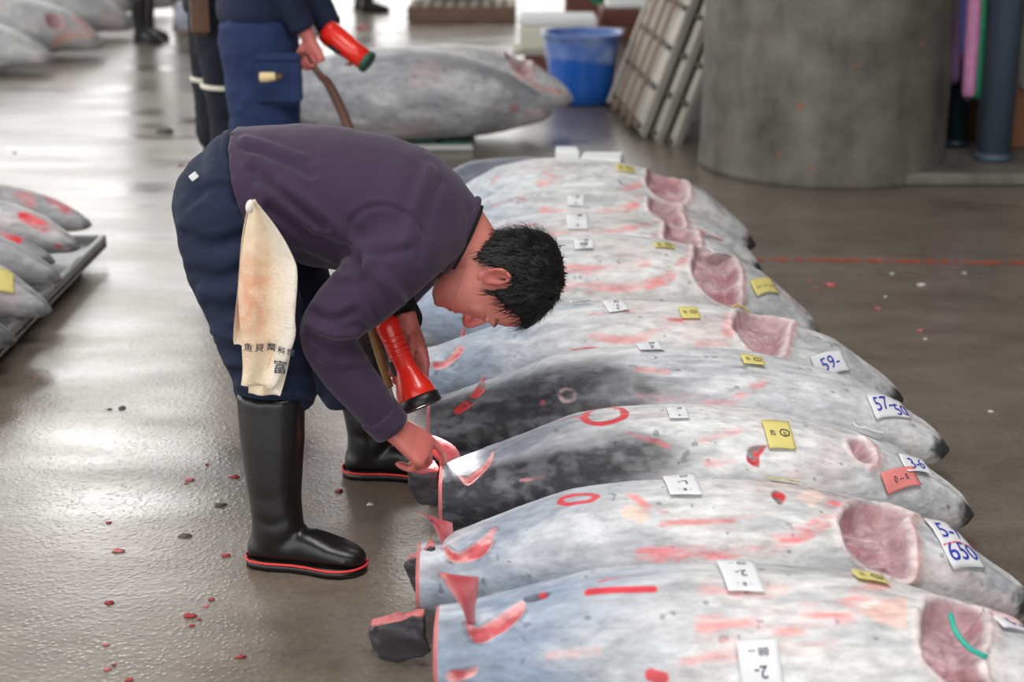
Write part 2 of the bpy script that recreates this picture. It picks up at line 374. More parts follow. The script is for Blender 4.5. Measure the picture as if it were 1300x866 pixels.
# ---------------------------------------------------------------- tuna
T_U = [0, .04, .12, .25, .40, .52, .64, .74, .83, .90, .95, .98, 1.0]
T_T = [.50, .54, .69, .91, 1.0, .995, .93, .82, .65, .47, .32, .19, .03]
W_T = [.46, .52, .68, .88, 1.0, 1.0, .93, .82, .64, .46, .31, .19, .03]
class Fish:
    """a whole frozen tuna lying on its side along x: tail cut at x0, nose at x1"""
    def __init__(s, x0, x1, ytail, ynose, T, W, nu=200, nt=120, z0=0.0, nose_z=.07, tail_z=None, tail_k=1.0):
        s.tail_k = tail_k
        s.x0, s.x1, s.y0, s.y1, s.T, s.W, s.nu, s.nt, s.z0 = x0, x1, ytail, ynose, T, W, nu, nt, z0
        s.nose_z = nose_z; s.tail_z = T * .47 if tail_z is None else tail_z
    def S(s, u, th):
        u = np.asarray(u, float); th = np.asarray(th, float)
        t = np.interp(u, s._fu, s._ft); w = np.interp(u, s._fu, s._fw)
        tk = s.tail_k + (1 - s.tail_k) * sstep(0, .38, u); t = t * tk; w = w * tk
        zc = np.interp(u, [0, .25, .6, .85, 1], [s.tail_z, s.T * .49, s.T * .48, s.T * .36 + s.nose_z * .15, s.nose_z])
        c, sn = np.cos(th), np.sin(th)
        x = s.x0 + (s.x1 - s.x0) * u
        y = s.y0 + (s.y1 - s.y0) * u + s.W / 2 * w * np.sign(c) * np.abs(c) ** .94
        z = zc + s.T / 2 * t * sn
        return np.stack([x, y, np.maximum(z, .003) + s.z0], -1)
    _q = smooth_path(np.c_[T_U, T_T, W_T], 8); _fu, _ft, _fw = _q[:, 0], _q[:, 1], _q[:, 2]
    def normal(s, u, th):
        e = 1e-3; a = s.S(u + e, th) - s.S(u - e, th); b = s.S(u, th + e) - s.S(u, th - e)
        n = np.cross(a, b); n /= np.linalg.norm(n, axis=-1, keepdims=True) + 1e-12
        c = s.S(u, th); out = np.stack([0 * c[..., 0], np.cos(th), np.sin(th)], -1)
        return np.where((n * out).sum(-1, keepdims=True) < 0, -n, n)
    def grid(s):
        if not hasattr(s, '_g'):
            u, th = np.meshgrid(np.linspace(.002, .998, 260), np.linspace(.2, 4.9, 260), indexing='ij')
            p = s.S(u, th); n = s.normal(u, th); vis = ((np.array([0, 0, H]) - p) * n).sum(-1) > 0
            X, Y, _ = project(p); s._g = (u, th, X, Y, vis)
        return s._g
    def pick(s, px, py):
        u, th, X, Y, vis = s.grid()
        d = (X - px) ** 2 + (Y - py) ** 2 + np.where(vis, 0, 1e6)
        i = np.unravel_index(np.argmin(d), d.shape); return u[i], th[i]
    def world(s, pts): return np.array([s.S(*s.pick(*p)) for p in pts])
    def build(s, name, label, group, fresh):
        s.root = thing(name, label, 'tuna', (s.x0 + (s.x1 - s.x0) * .5, (s.y0 + s.y1) / 2, s.z0), group)
        nu, nt = s.nu, s.nt
        uu = np.linspace(0, 1, nu); uu = np.r_[uu]; tt = np.linspace(0, 2 * math.pi, nt, endpoint=False)
        u, th = np.meshgrid(uu, tt, indexing='ij'); u = u.ravel(); th = th.ravel()
        p = s.S(u, th); n = s.normal(np.clip(u, .002, .998), th)
        L = s.x1 - s.x0
        col = np.zeros((len(u), 3)); off = np.zeros(len(u))
        q = np.stack([p[:, 0] - s.x0, (p[:, 1] - s.y0) * 1.0, p[:, 2]], -1)
        seed = fresh.get('seed', 1)
        nA = noise(q * [2.2, 5, 5], 2.2, seed, 4); nB = noise(q * [.8, 2.2, 2.2], 6, seed + 5, 3); nC = noise(q * [1, 1.6, 1.6], 28, seed + 9, 3)
        tail, midc, head = (s2l(fresh[k]) for k in ('tail', 'mid', 'head'))
        un = u + (nB - .5) * .25
        a = sstep(.12, .45, un)[:, None]; b = sstep(.62, .82, un)[:, None]
        col = tail * (1 - a) + midc * a; col = col * (1 - b) + head * b
        # pale frost and cool blotches
        fr = sstep(.42, .66, nA)[:, None] * .5; col = col * (1 - fr) + s2l((222, 222, 222)) * fr
        bl = sstep(.5, .74, nB)[:, None] * .42; col = col * (1 - bl) + s2l(fresh.get('blotch', (150, 154, 164))) * bl
        for (c, u0, u1, t0, t1, amt) in fresh.get('dark', ()):
            e = .06; m = sstep(u0 - e, u0 + e, un) * (1 - sstep(u1 - e * 1.5, u1 + e * 1.5, un)) * sstep(t0 - .22, t0 + .22, th + (nA - .5) * .6) * (1 - sstep(t1 - .2, t1 + .2, th))
            m = (m * amt * (.8 + .2 * sstep(.3, .6, nC)))[:, None]; col = col * (1 - m) + s2l(c) * (.75 + .5 * nC[:, None]) * m
        sp = sstep(.66, .78, nC)[:, None] * .22; col = col * (1 - sp) + s2l((112, 110, 118)) * sp
        nS = noise(q * [.5, 3.2, 3.2], 9, seed + 21, 4); stx = sstep(.56, .72, nS)[:, None] * .40; col = col * (1 - stx) + s2l((138, 140, 150)) * stx
        nP = noise(q * [1, 2, 2], 5, seed + 27, 3); pk_ = (sstep(.52, .75, nP) * sstep(.2, .5, u))[:, None] * .30; col = col * (1 - pk_) + s2l((214, 176, 172)) * pk_
        bs = (sstep(.79, .84, noise(q, 46, seed + 37, 2)) * (1 - fresh.get('nospots', 0)))[:, None] * .5; col = col * (1 - bs) + s2l((58, 56, 62)) * bs
        # dark jaws and the mouth slit
        jaw = fresh.get('jaw', (34, 32, 34)); m = sstep(.955, .985, u + (nC - .5) * .04 + .012 * np.cos(th * 2))[:, None] * fresh.get('jaw_amt', .95); col = col * (1 - m) + s2l(jaw) * m
        mo = np.exp(-((th - 1.75) / .16) ** 2) * sstep(.86, .97, u) * (1 - sstep(.992, 1.0, u)); off -= .020 * mo; col *= (1 - .7 * mo[:, None] * sstep(.88, .95, u)[:, None])
        # smears and painted rings: (photo points, half width, colour, strength, patchiness)
        for pts, w, c, st, patch in fresh.get('strokes', ()):
            wp = s.world(pts); d = seg_dist(p, smooth_path(wp, 4) if len(wp) > 2 else wp)
            d = d + (nC - .5) * w * (.5 + patch)
            m = 1 - sstep(w * .72, w * 1.12 + .001, d)
            if patch: m = m * (.25 * (1 - patch) + sstep(.28 + .14 * patch, .66, noise(q * [.45, 2.4, 2.4], 30, seed + 31, 4) * .75 + nB * .25)) * (1 - sstep(w * .2, w * 1.1, d) * .5)
            m = (m * st)[:, None]; col = col * (1 - m) + s2l(c) * m
        # hollows cut into the body: polygons of (u, th) or photo points
        for kind, poly, depth in fresh.get('cuts', ()):
            pl = np.array([s.pick(*c[1:]) if c[0] == 'p' else c for c in poly])
            if kind in ('gill', 'notch', 'wound'):
                m_ = len(pl); cl_ = smooth_path(np.r_[pl[-2:], pl, pl[:2]], 5); pl = cl_[10:10 + 5 * m_]
            R = (s.T + s.W) / 4 * .9
            X = np.c_[u * L, th * R]; PQ = np.c_[pl[:, 0] * L, pl[:, 1] * R]
            ins = np.zeros(len(u), bool); j = len(PQ) - 1; d = np.full(len(u), 9.)
            for i in range(len(PQ)):
                xi, yi = PQ[i]; xj, yj = PQ[j]
                cnd = ((yi > X[:, 1]) != (yj > X[:, 1])) & (X[:, 0] < (xj - xi) * (X[:, 1] - yi) / (yj - yi + 1e-12) + xi); ins ^= cnd
                ab = PQ[i] - PQ[j]; t = np.clip(((X - PQ[j]) @ ab) / (ab @ ab + 1e-12), 0, 1); d = np.minimum(d, np.linalg.norm(X - PQ[j] - t[:, None] * ab, axis=1)); j = i
            sd = np.where(ins, d, -d) + (nC - .5) * .006
            if kind == 'gill':
                m = sstep(-.002, .006, sd)[:, None]; fl = s2l((208, 180, 184)) * (1 - nC[:, None]) + s2l((160, 122, 130)) * nC[:, None]
                fl = fl * (1 - sstep(.5, .7, nB)[:, None] * .6) + s2l((164, 92, 98)) * sstep(.5, .7, nB)[:, None] * .6
                col = col * (1 - m) + fl * m; off -= depth * sstep(0, .022, sd) * (.8 + .45 * nC); off += sstep(.005, .02, sd) * (noise(q, 70, seed + 41, 3) - .5) * .012
                rim = np.exp(-((sd + .006) / .006) ** 2) * sstep(.3, .6, nC + .1); off += .005 * rim
                rgt = sstep(.55, .75, (X[:, 0] - PQ[:, 0].min()) / np.ptp(PQ[:, 0])) * np.exp(-((sd + .012) / .014) ** 2); off += .008 * rgt; rim = np.maximum(rim, rgt)
                rr = (rim * .6)[:, None]; col = col * (1 - rr) + (s2l((222, 196, 194)) * (1 - rgt[:, None] * .5) + s2l((226, 140, 136)) * rgt[:, None] * .5) * rr
            elif kind == 'notch':
                m = sstep(-.002, .004, sd)[:, None]; e2 = sstep(.30, .72, nC + sstep(.0, .018, sd) * .25 - .1)[:, None]; fl = s2l((222, 166, 164)) * (1 - e2) + s2l((184, 84, 90)) * e2
                eg = np.exp(-((sd + .003) / .004) ** 2)[:, None] * .5 * sstep(.4, .65, nC)[:, None]; col = col * (1 - eg) + s2l((70, 40, 48)) * eg
                col = col * (1 - m) + fl * m; off -= depth * sstep(0, .012, sd)
            elif kind == 'wound':
                m = sstep(-.002, .003, sd)[:, None]; fl = s2l((196, 50, 56)) * sstep(.45, .55, nC)[:, None] + s2l((40, 28, 32)) * (1 - sstep(.45, .55, nC)[:, None])
                m = m * (.55 + .45 * sstep(.35, .6, nC)[:, None]); col = col * (1 - m) + fl * m; off -= depth * sstep(0, .01, sd) * nC
            elif kind == 'patch':
                c = depth; m = sstep(-.004, .006, sd)[:, None] * .8; col = col * (1 - m) + s2l(c) * m
        off += (nA - .5) * .012 * sstep(0, .1, u) + (nC - .5) * .0022
        p = p + n * off[:, None]; p[:, 2] = np.maximum(p[:, 2], s.z0 + .002)
        s.off = off
        idx = np.arange(nu * nt).reshape(nu, nt); a_ = idx[:-1]; b_ = idx[1:]
        f = np.stack([a_, np.roll(a_, -1, 1), np.roll(b_, -1, 1), b_], -1).reshape(-1, 4)
        me = bpy.data.meshes.new('body'); me.vertices.add(len(p)); me.loops.add(f.size); me.polygons.add(len(f) + 1)
        me.vertices.foreach_set('co', p.ravel())
        li = np.r_[f.ravel(), idx[-1][::-1]]; me.loops.add(nt)
        me.loops.foreach_set('vertex_index', li)
        me.polygons.foreach_set('loop_start', np.r_[np.arange(0, f.size, 4), f.size]); me.polygons.foreach_set('use_smooth', [True] * (len(f) + 1))
        me.update(calc_edges=True); me.validate()
        # faces must look outwards
        if me.polygons[(nu // 2) * nt + nt // 4].normal.z < 0: me.flip_normals()
        set_col(me, np.clip(col, 0, 1)); s.body = add('body', me, M['fish'], s.root)
        # cut face at the tail with its bone
        ring = p[:nt]; c0 = ring.mean(0); v = []; f2 = []
        for k, (r, dx) in enumerate(((1.0, 0.0), (.96, -.006), (.6, -.010), (.16, -.011))):
            v += list(c0 + (ring - c0) * r + [dx, 0, 0])
        for k in range(3):
            for j in range(nt): f2.append((k * nt + j, (k + 1) * nt + j, (k + 1) * nt + (j + 1) % nt, k * nt + (j + 1) % nt))
        f2.append(tuple(range(3 * nt, 4 * nt)))
        tf = add('tail_cut', (v, f2), M['flesh'], s.root); tag(tf, fresh.get('cutlabel', 'pink cut face where the tail was sawn off'))
        return s.root
    # pieces lying on the skin: local metres (a along ang in the u direction, b across) -> surface
    def mapper(s, u0, t0, ang=0.0, lift=.004):
        e = 1e-3
        Su = np.linalg.norm(s.S(u0 + e, t0) - s.S(u0 - e, t0)) / (2 * e); St = np.linalg.norm(s.S(u0, t0 + e) - s.S(u0, t0 - e)) / (2 * e)
        ca, sa = math.cos(ang), math.sin(ang)
        def f(a, b, h=0.0):
            a = np.asarray(a, float); b = np.asarray(b, float)
            u = np.clip(u0 + (a * ca - b * sa) / Su, .003, .997); t = t0 - (a * sa + b * ca) / St
            return s.S(u, t) + s.normal(u, t) * (lift + np.asarray(h))[..., None]
        return f
    def tag_piece(s, name, label, px, w, h, m, ang=0.0, lift=.005, curl=.006, thick=.0012, texts=(), u=None):
        u0, t0 = s.pick(*px) if u is None else u
        f = s.mapper(u0, t0, ang, lift); na, nb = 9, 9
        A, B = np.meshgrid(np.linspace(-w / 2, w / 2, na), np.linspace(-h / 2, h / 2, nb), indexing='ij'); A = A.ravel(); B = B.ravel()
        sd = rnd.randrange(999); hh = curl * (np.abs(B / (h / 2)) ** 3 * .6 + noise(np.c_[A, B, A * 0], 30, sd, 2) - .2)
        v = np.r_[f(A, B, hh), f(A, B, hh - thick)]; n = na * nb; fc = []
        for i in range(na - 1):
            for j in range(nb - 1):
                a = i * nb + j; q = (a, a + nb, a + nb + 1, a + 1); fc += [q, tuple(x + n for x in q[::-1])]
        rim = [i * nb for i in range(na)] + [(na - 1) * nb + j for j in range(1, nb)] + [i * nb + nb - 1 for i in range(na - 2, -1, -1)] + [j for j in range(nb - 2, 0, -1)]
        for i, a in enumerate(rim): b = rim[(i + 1) % len(rim)]; fc.append((b, a, a + n, b + n))
        o = add(name, (v, fc), m, s.root); o['label'] = label
        for (txt, size, cx, cy, rot, mm) in texts:
            tv, tf = text_data(txt, size); c, sn = math.cos(rot), math.sin(rot)
            X = cx + tv[:, 0] * c - tv[:, 1] * sn; Y = cy + tv[:, 0] * sn + tv[:, 1] * c
            keep = np.abs(X) < w * .5; hb = curl * (np.abs(Y / (h / 2)) ** 3 * .6 + noise(np.c_[X, Y, X * 0], 30, sd, 2) - .2)
            add('writing', (f(X, Y, hb + .0016), tf, False), mm, o)
        return o
def text_data(txt, size, bold=0.0, shear=0.0):
    cu = bpy.data.curves.new('t', 'FONT'); cu.body = txt; cu.size = size; cu.align_x = 'CENTER'; cu.align_y = 'CENTER'; cu.offset = bold; cu.shear = shear; cu.resolution_u = 3
    o = bpy.data.objects.new('t', cu); C.objects.link(o)
    me = bpy.data.meshes.new_from_object(o.evaluated_get(bpy.context.evaluated_depsgraph_get()))
    bm = bmesh.new(); bm.from_mesh(me); bmesh.ops.triangulate(bm, faces=bm.faces[:])
    if len(bm.edges): bmesh.ops.subdivide_edges(bm, edges=[e for e in bm.edges if e.calc_length() > size * .15], cuts=1, use_grid_fill=False); bmesh.ops.triangulate(bm, faces=bm.faces[:])
    v = np.array([x.co[:] for x in bm.verts]) if len(bm.verts) else np.zeros((0, 3)); f = [tuple(q.index for q in x.verts) for x in bm.faces]
    bm.free(); bpy.data.objects.remove(o); bpy.data.curves.remove(cu); bpy.data.meshes.remove(me)
    return v, f
def sheet(pts_a, pts_b, thick, off, n=10, m=6, wav=.004, seed=0):
    """curled sheet between two edge curves; off is the direction of its thickness"""
    A = smooth_path(pts_a, 6); B = smooth_path(pts_b, 6)
    ta = np.linspace(0, len(A) - 1, n); A = np.array([A[int(round(t))] for t in ta]); tb = np.linspace(0, len(B) - 1, n); B = np.array([B[int(round(t))] for t in tb])
    v = []
    for i in range(n):
        for j in range(m):
            k = j / (m - 1); v.append(A[i] * (1 - k) + B[i] * k + nrm(off) * math.sin(k * math.pi) * thick * .8)
    v = np.array(v); w = noise(v, 60, seed, 2) - .5; v = v + nrm(off) * (w * wav * 2)[:, None]
    N = n * m; vv = np.r_[v, v - nrm(off) * thick]; top = []; bot = []; rimf = []
    for i in range(n - 1):
        for j in range(m - 1):
            a = i * m + j; q = (a, a + m, a + m + 1, a + 1); top.append(q); bot.append(tuple(x + N for x in q[::-1]))
    rim = [i * m for i in range(n)] + [(n - 1) * m + j for j in range(1, m)] + [i * m + m - 1 for i in range(n - 2, -1, -1)] + [j for j in range(m - 2, 0, -1)]
    for i, a in enumerate(rim): b = rim[(i + 1) % len(rim)]; rimf.append((b, a, a + N, b + N))
    return vv, top, bot, rimf
def flap(fish, name, pa, pb, thick=.006, off=(-.2, -1, .3), seed=0, label='strip of red flesh and skin peeled up at the tail'):
    v, t, b, r = sheet(pa, pb, thick, off, seed=seed)
    me = mesh_from(name, v, t + r + b); me.materials.append(M['flap'])
    k = len(v) // 2; jj = np.tile(np.r_[np.tile(np.linspace(-1, 1, 6), k // 6)], 2); nn = noise(v * np.array([1, 1, .35]), 90, seed + 3, 3)
    e = (np.clip(np.abs(jj) ** 3 * .55 + (nn - .45) * 1.1, 0, 1))[:, None]; set_col(me, s2l((180, 72, 80)) * (1 - e) + s2l((222, 160, 158)) * e); me.materials.append(M['darkskin'])
    o = bpy.data.objects.new(name, me); C.objects.link(o); o.parent = fish.root; o.matrix_parent_inverse = Matrix.Translation(fish.root.location).inverted()
    for i, pl in enumerate(me.polygons): pl.material_index = 1 if i >= len(t) + len(r) else 0
    o['label'] = label; return o
RED = (206, 44, 58); PINK = (232, 128, 124); SMEAR = (228, 138, 134)
WG = 'frozen tuna laid out in the main row'
pale = dict(tail=(142, 152, 168), mid=(206, 206, 205), head=(190, 192, 194))
def ringpts(cx, cy, rx, ry, rot=0.0, n=14):
    c, s_ = math.cos(rot), math.sin(rot)
    return [(cx + rx * math.cos(a) * c - ry * math.sin(a) * s_, cy + rx * math.cos(a) * s_ + ry * math.sin(a) * c) for a in np.linspace(0, 2 * math.pi, n)]
# nearest tuna, nose out of the frame on the right
F1 = Fish(G(562, 800, .13)[0], 1.10, 2.59, 2.51, .33, .39, 460, 300)
F1.build('frozen_tuna', 'nearest frozen tuna at bottom edge with solid red painted bar', WG, dict(pale, seed=3, tail=(136, 150, 170),
    strokes=[([(748, 751), (826, 749)], .011, RED, .96, 0), ([(760, 738), (805, 729)], .005, RED, .7, .3),
             ([(905, 745), (985, 745)], .03, SMEAR, .55, .8), ([(900, 800), (960, 788), (1040, 780), (1130, 770)], .028, SMEAR, .7, .8), ([(990, 800), (1060, 780), (1110, 745), (1130, 700)], .022, SMEAR, .7, .8),
             ([(870, 835), (960, 830), (1060, 820)], .014, SMEAR, .5, .8), ([(828, 858), (842, 862)], .012, RED, .9, 0), ([(700, 832), (760, 826)], .01, (226, 180, 170), .5, .6)],
    cuts=[('gill', [('p', 1172, 768), ('p', 1167, 800), ('p', 1175, 838), ('p', 1196, 862), (.80, 3.4), (.86, 3.1), ('p', 1250, 862), ('p', 1252, 800), ('p', 1252, 778), (.84, 1.35), (.76, 1.3)], .05),
          ('notch', [('p', 592, 790), ('p', 606, 797), ('p', 634, 780), ('p', 662, 762), ('p', 668, 770), ('p', 655, 790), ('p', 635, 806), ('p', 615, 816), ('p', 598, 812)], .012),
          ('notch', [('p', 566, 852), ('p', 590, 850), ('p', 607, 846), ('p', 600, 860), ('p', 570, 866)], .008),
          ('wound', [('p', 664, 758), ('p', 684, 752), ('p', 702, 752), ('p', 690, 760), ('p', 668, 766)], .01),
          ('patch', [('p', 1086, 776), ('p', 1150, 756), ('p', 1152, 800), ('p', 1118, 792)], (232, 190, 180))]))
# second tuna
F2 = Fish(G(534, 740, .13)[0], G(1322, 778, .08)[0], 2.95, 2.94, .335, .37, 460, 300, tail_z=.125, tail_k=.90)
F2.build('frozen_tuna', 'second frozen tuna from the bottom, blue scrawled note on its head', WG, dict(pale, seed=11,
    strokes=[(ringpts(733, 632, 24, 6, -.12), .0075, RED, .95, 0), ([(800, 628), (820, 645)], .012, SMEAR, .8, .5), ([(842, 666), (890, 661), (930, 660)], .009, RED, .6, .6), ([(930, 660), (975, 648)], .006, SMEAR, .6, .8),
             ([(815, 706), (870, 703), (960, 694), (1040, 668), (1062, 640)], .019, (230, 96, 100), .75, .7), ([(890, 615), (1000, 612)], .008, SMEAR, .5, .7), ([(800, 650), (812, 656)], .018, (226, 196, 180), .8, 0), ([(838, 648), (846, 650)], .006, RED, .6, .2)],
    cuts=[('gill', [('p', 1068, 652), ('p', 1069, 675), ('p', 1080, 702), ('p', 1108, 724), ('p', 1150, 735), ('p', 1154, 700), ('p', 1148, 662), (.80, 1.3), (.74, 1.2)], .05),
          ('notch', [('p', 562, 692), ('p', 580, 702), ('p', 604, 688), ('p', 626, 670), ('p', 630, 676), ('p', 618, 700), ('p', 596, 714), ('p', 570, 712)], .012),
          ('patch', [('p', 1010, 630), ('p', 1035, 622), ('p', 1050, 632), ('p', 1030, 646)], (232, 206, 196)), ('wound', [('p', 982, 622), ('p', 996, 630), ('p', 990, 640), ('p', 980, 630)], .004)]))
# third, dark backed
F3 = Fish(G(562, 640, .13)[0], G(1237, 655, .08)[0], 3.36, 3.36, .345, .39, 460, 300, nose_z=.085, tail_z=.13, tail_k=.93)
F3.build('frozen_tuna', 'dark-backed frozen tuna whose tail flesh is being lifted by hand', WG, dict(tail=(116, 122, 134), mid=(204, 205, 206), head=(192, 194, 196), seed=23,
    dark=[((40, 40, 46), -.2, .42, 2.15, 6.0, 1.0)],
    strokes=[(ringpts(767, 528, 26, 10, -.1), .009, RED, .95, 0), ([(742, 531), (702, 534)], .007, RED, .9, .1), ([(800, 553), (830, 560), (846, 566)], .008, (216, 70, 80), .7, .4), ([(890, 560), (940, 545), (980, 535)], .012, SMEAR, .6, .7), ([(900, 590), (960, 575)], .012, SMEAR, .5, .8), ([(1000, 600), (1020, 618)], .012, SMEAR, .3, .6), ([(660, 610), (690, 606)], .004, (226, 150, 150), .6, .3)],
    cuts=[('wound', [('p', 948, 572), ('p', 958, 566), ('p', 974, 566), ('p', 964, 578), ('p', 962, 594), ('p', 950, 586)], .006),
          ('gill', [('p', 1076, 560), ('p', 1080, 574), ('p', 1090, 586), ('p', 1106, 588), ('p', 1104, 572), ('p', 1092, 560)], .03),
          ('notch', [('p', 580, 600), ('p', 592, 606), ('p', 612, 590), ('p', 626, 572), ('p', 624, 588), ('p', 608, 606), ('p', 592, 616)], .01)]))
# fourth, dark backed
F4 = Fish(G(548, 540, .13)[0], G(1203, 572, .08)[0], 3.79, 3.76, .35, .41, 460, 280, nose_z=.085, tail_z=.13, tail_k=.92)
F4.build('frozen_tuna', 'dark-backed frozen tuna with round pale scar near the tail', WG, dict(tail=(100, 108, 120), mid=(196, 198, 202), head=(194, 196, 199), seed=31,
    dark=[((40, 42, 48), -.2, .40, 1.85, 6.0, 1.0)],
    strokes=[([(712, 498), (718, 494), (728, 497), (728, 506), (716, 508), (711, 500)], .006, (196, 168, 170), .8, .4), ([(815, 506), (860, 503), (920, 508), (960, 490), (978, 480)], .013, (230, 120, 122), .7, .7), ([(810, 468), (846, 470)], .012, SMEAR, .5, .6), ([(689, 511), (690, 511)], .008, (190, 90, 94), .7, .2), ([(920, 466), (945, 466)], .012, (96, 98, 106), .8, .3), ([(812, 490), (830, 500)], .02, (70, 66, 72), .8, .5)],
    cuts=[('wound', [('p', 578, 520), ('p', 600, 500), ('p', 612, 484), ('p', 617, 494), ('p', 604, 512), ('p', 582, 526)], .006)]))
# fifth
F5 = Fish(G(536, 480, .13)[0], G(1150, 512, .07)[0], 4.19, 4.17, .35, .40, 380, 220, tail_z=.13, tail_k=.92)
F5.build('frozen_tuna', 'frozen tuna under the bent man\'s face, red ring painted on side', WG, dict(pale, seed=41, tail=(140, 154, 172),
    strokes=[(ringpts(738, 451, 22, 5, -.2), .008, RED, .9, 0), ([(712, 456), (684, 461)], .006, RED, .85, .2), ([(706, 381), (722, 383)], .008, RED, .7, .2), ([(752, 430), (800, 432), (850, 412), (880, 402)], .016, SMEAR, .7, .7), ([(890, 440), (920, 430), (924, 400)], .018, SMEAR, .6, .6), ([(750, 400), (800, 395)], .012, SMEAR, .5, .7), ([(850, 406), (864, 408)], .009, RED, .6, .2)],
    cuts=[('gill', [('p', 930, 410), ('p', 935, 425), ('p', 955, 446), ('p', 985, 455), ('p', 996, 436), ('p', 998, 424), (.76, 1.2), (.68, 1.1)], .045),
          ('notch', [('p', 548, 462), ('p', 566, 456), ('p', 580, 440), ('p', 590, 442), ('p', 578, 458), ('p', 556, 470)], .008)]))
# sixth
F6 = Fish(G(524, 420, .13)[0], G(1039, 415, .08)[0], 4.78, 4.80, .39, .44, 380, 220, tail_z=.145, tail_k=1.05)
F6.build('frozen_tuna', 'broad pale tuna above the yellow-tagged one, small black nose', WG, dict(pale, seed=53, jaw_amt=.7, tail=(150, 164, 184),
    strokes=[([(712, 338), (740, 342), (820, 335)], .018, PINK, .7, .6), ([(700, 362), (800, 366), (850, 350), (880, 318)], .02, PINK, .75, .5), ([(790, 318), (860, 312)], .012, SMEAR, .5, .7)],
    cuts=[('gill', [('p', 880, 326), ('p', 878, 344), ('p', 890, 368), ('p', 912, 384), ('p', 934, 388), ('p', 938, 360), ('p', 936, 340), (.76, 1.25), (.70, 1.1)], .045)]))
F7 = Fish(G(518, 385, .13)[0], G(988, 372, .08)[0], 5.20, 5.21, .365, .36, 300, 180, tail_z=.13, tail_k=.85)
F7.build('frozen_tuna', 'pale tuna with printed white tag, third from the row\'s far end', WG, dict(pale, seed=61, tail=(152, 166, 186),
    strokes=[([(645, 288), (682, 286)], .008, RED, .8, .2), ([(700, 296), (740, 299), (800, 290), (850, 280)], .016, PINK, .6, .6), ([(830, 300), (852, 296)], .016, PINK, .6, .4)],
    cuts=[('gill', [('p', 842, 296), ('p', 846, 306), ('p', 862, 314), ('p', 884, 318), ('p', 886, 304), (.76, 1.2), (.7, 1.1)], .04)]))
F8 = Fish(G(514, 360, .13)[0], G(966, 337, .08)[0], 5.62, 5.55, .37, .35, 300, 180, tail_z=.13, tail_k=.8)
F8.build('frozen_tuna', 'pale tuna second from the far end, nose tucked below its neighbour', WG, dict(pale, seed=71, tail=(154, 170, 190),
    strokes=[([(690, 266), (740, 270), (800, 262), (812, 250)], .016, PINK, .6, .5), ([(625, 261), (665, 253)], .007, RED, .7, .3), ([(770, 285), (806, 262)], .014, PINK, .6, .5)],
    cuts=[('gill', [('p', 822, 258), ('p', 828, 270), ('p', 848, 284), ('p', 868, 288), ('p', 862, 270), (.76, 1.2), (.69, 1.1)], .04)]))
F9 = Fish(G(510, 335, .13)[0], G(963, 312, .08)[0], 5.99, 5.91, .40, .37, 300, 180, tail_z=.12, tail_k=.68)
F9.build('frozen_tuna', 'farthest pale tuna of the main row with white blocks on it', WG, dict(pale, seed=83, tail=(166, 178, 192),
    strokes=[([(685, 232), (700, 230)], .02, PINK, .6, .4), ([(690, 220), (704, 224)], .012, PINK, .7, .3), ([(624, 230), (632, 226)], .014, RED, .5, .4), ([(776, 248), (815, 232)], .016, PINK, .6, .5)],
    cuts=[('gill', [('p', 820, 226), ('p', 824, 240), ('p', 842, 254), ('p', 866, 258), ('p', 872, 244), (.78, 1.25), (.70, 1.1)], .04)]))
F10 = Fish(G(500, 290, .13)[0], .60, 6.36, 6.42, .32, .28, 160, 90, tail_z=.10, tail_k=.75)
F10.build('frozen_tuna', 'slate-grey tuna back just showing behind the row, right of the bent back', WG, dict(tail=(96, 104, 118), mid=(110, 116, 128), head=(150, 154, 162), seed=91))
# ---- paper tags, strips and frost pieces on the row
pi = math.pi
inkm, blu, redm = M['ink'], M['blue_ink'], M['red_ink']
def white_tag(F, px, w, h, txt='2-', ang=0, lab='white paper tag with black handwriting'):
    return F.tag_piece('paper_tag', lab, px, w, h, M['white_paper'], ang, texts=[(txt, w * .42, 0, 0, pi, inkm), ('88 --', w * .26, 0, h * .32, pi, inkm), ('- 8 -', w * .26, 0, -h * .30, pi, inkm)])
def yellow_tag(F, px, w, h, ang=0, lab='yellow paper tag printed 60 and a ringed mark'):
    return F.tag_piece('yellow_tag', lab, px, w, h, M['yellow_paper'], ang, curl=.004, lift=.007, texts=[('60', w * .26, -w * .25, 0, -pi / 2, inkm), ('\u25CB', w * .5, w * .2, 0, 0, inkm), ('60', w * .18, w * .2, 0, -pi / 2, inkm)])
white_tag(F1, (941, 733), .066, .135, '2-', .05); white_tag(F1, (966, 853), .07, .10, '2-', .1, 'white paper tag cut off by the bottom frame edge')
yellow_tag(F1, (1103, 738), .062, .045, .1)
F1.tag_piece('note_sheet', 'white note sheet with blue scrawl cut by the right frame edge', (1296, 736), .10, .11, M['white_paper'], .35, texts=[('57', .055, 0, .02, .05, blu), ('63', .05, 0, -.028, .05, blu)])
white_tag(F2, (866, 617), .066, .11, 'L-', .06); yellow_tag(F2, (992, 612), .058, .05, .1)
F2.tag_piece('note_sheet', 'white note sheet with blue scrawled digits and a red line', (1212, 690), .10, .12, M['white_paper'], .35, texts=[('5-7', .055, 0, .026, .05, blu), ('650', .058, 0, -.026, .05, blu), ('----------', .03, 0, -.002, .1, redm)])
white_tag(F3, (862, 527), .045, .06, '..', .05, 'white paper tag half buried in frost'); yellow_tag(F3, (987, 553), .062, .085, .08)
F3.tag_piece('pink_slip', 'pink printed paper slip', (1141, 608), .10, .045, M['pink_paper'], .38, texts=[('0 -- 0', .02, 0, 0, 0, inkm)])
F3.tag_piece('note_sheet', 'small white sheet with blue scrawl', (1160, 592), .09, .045, M['white_paper'], .38, texts=[('3-6', .04, 0, 0, .1, blu)])
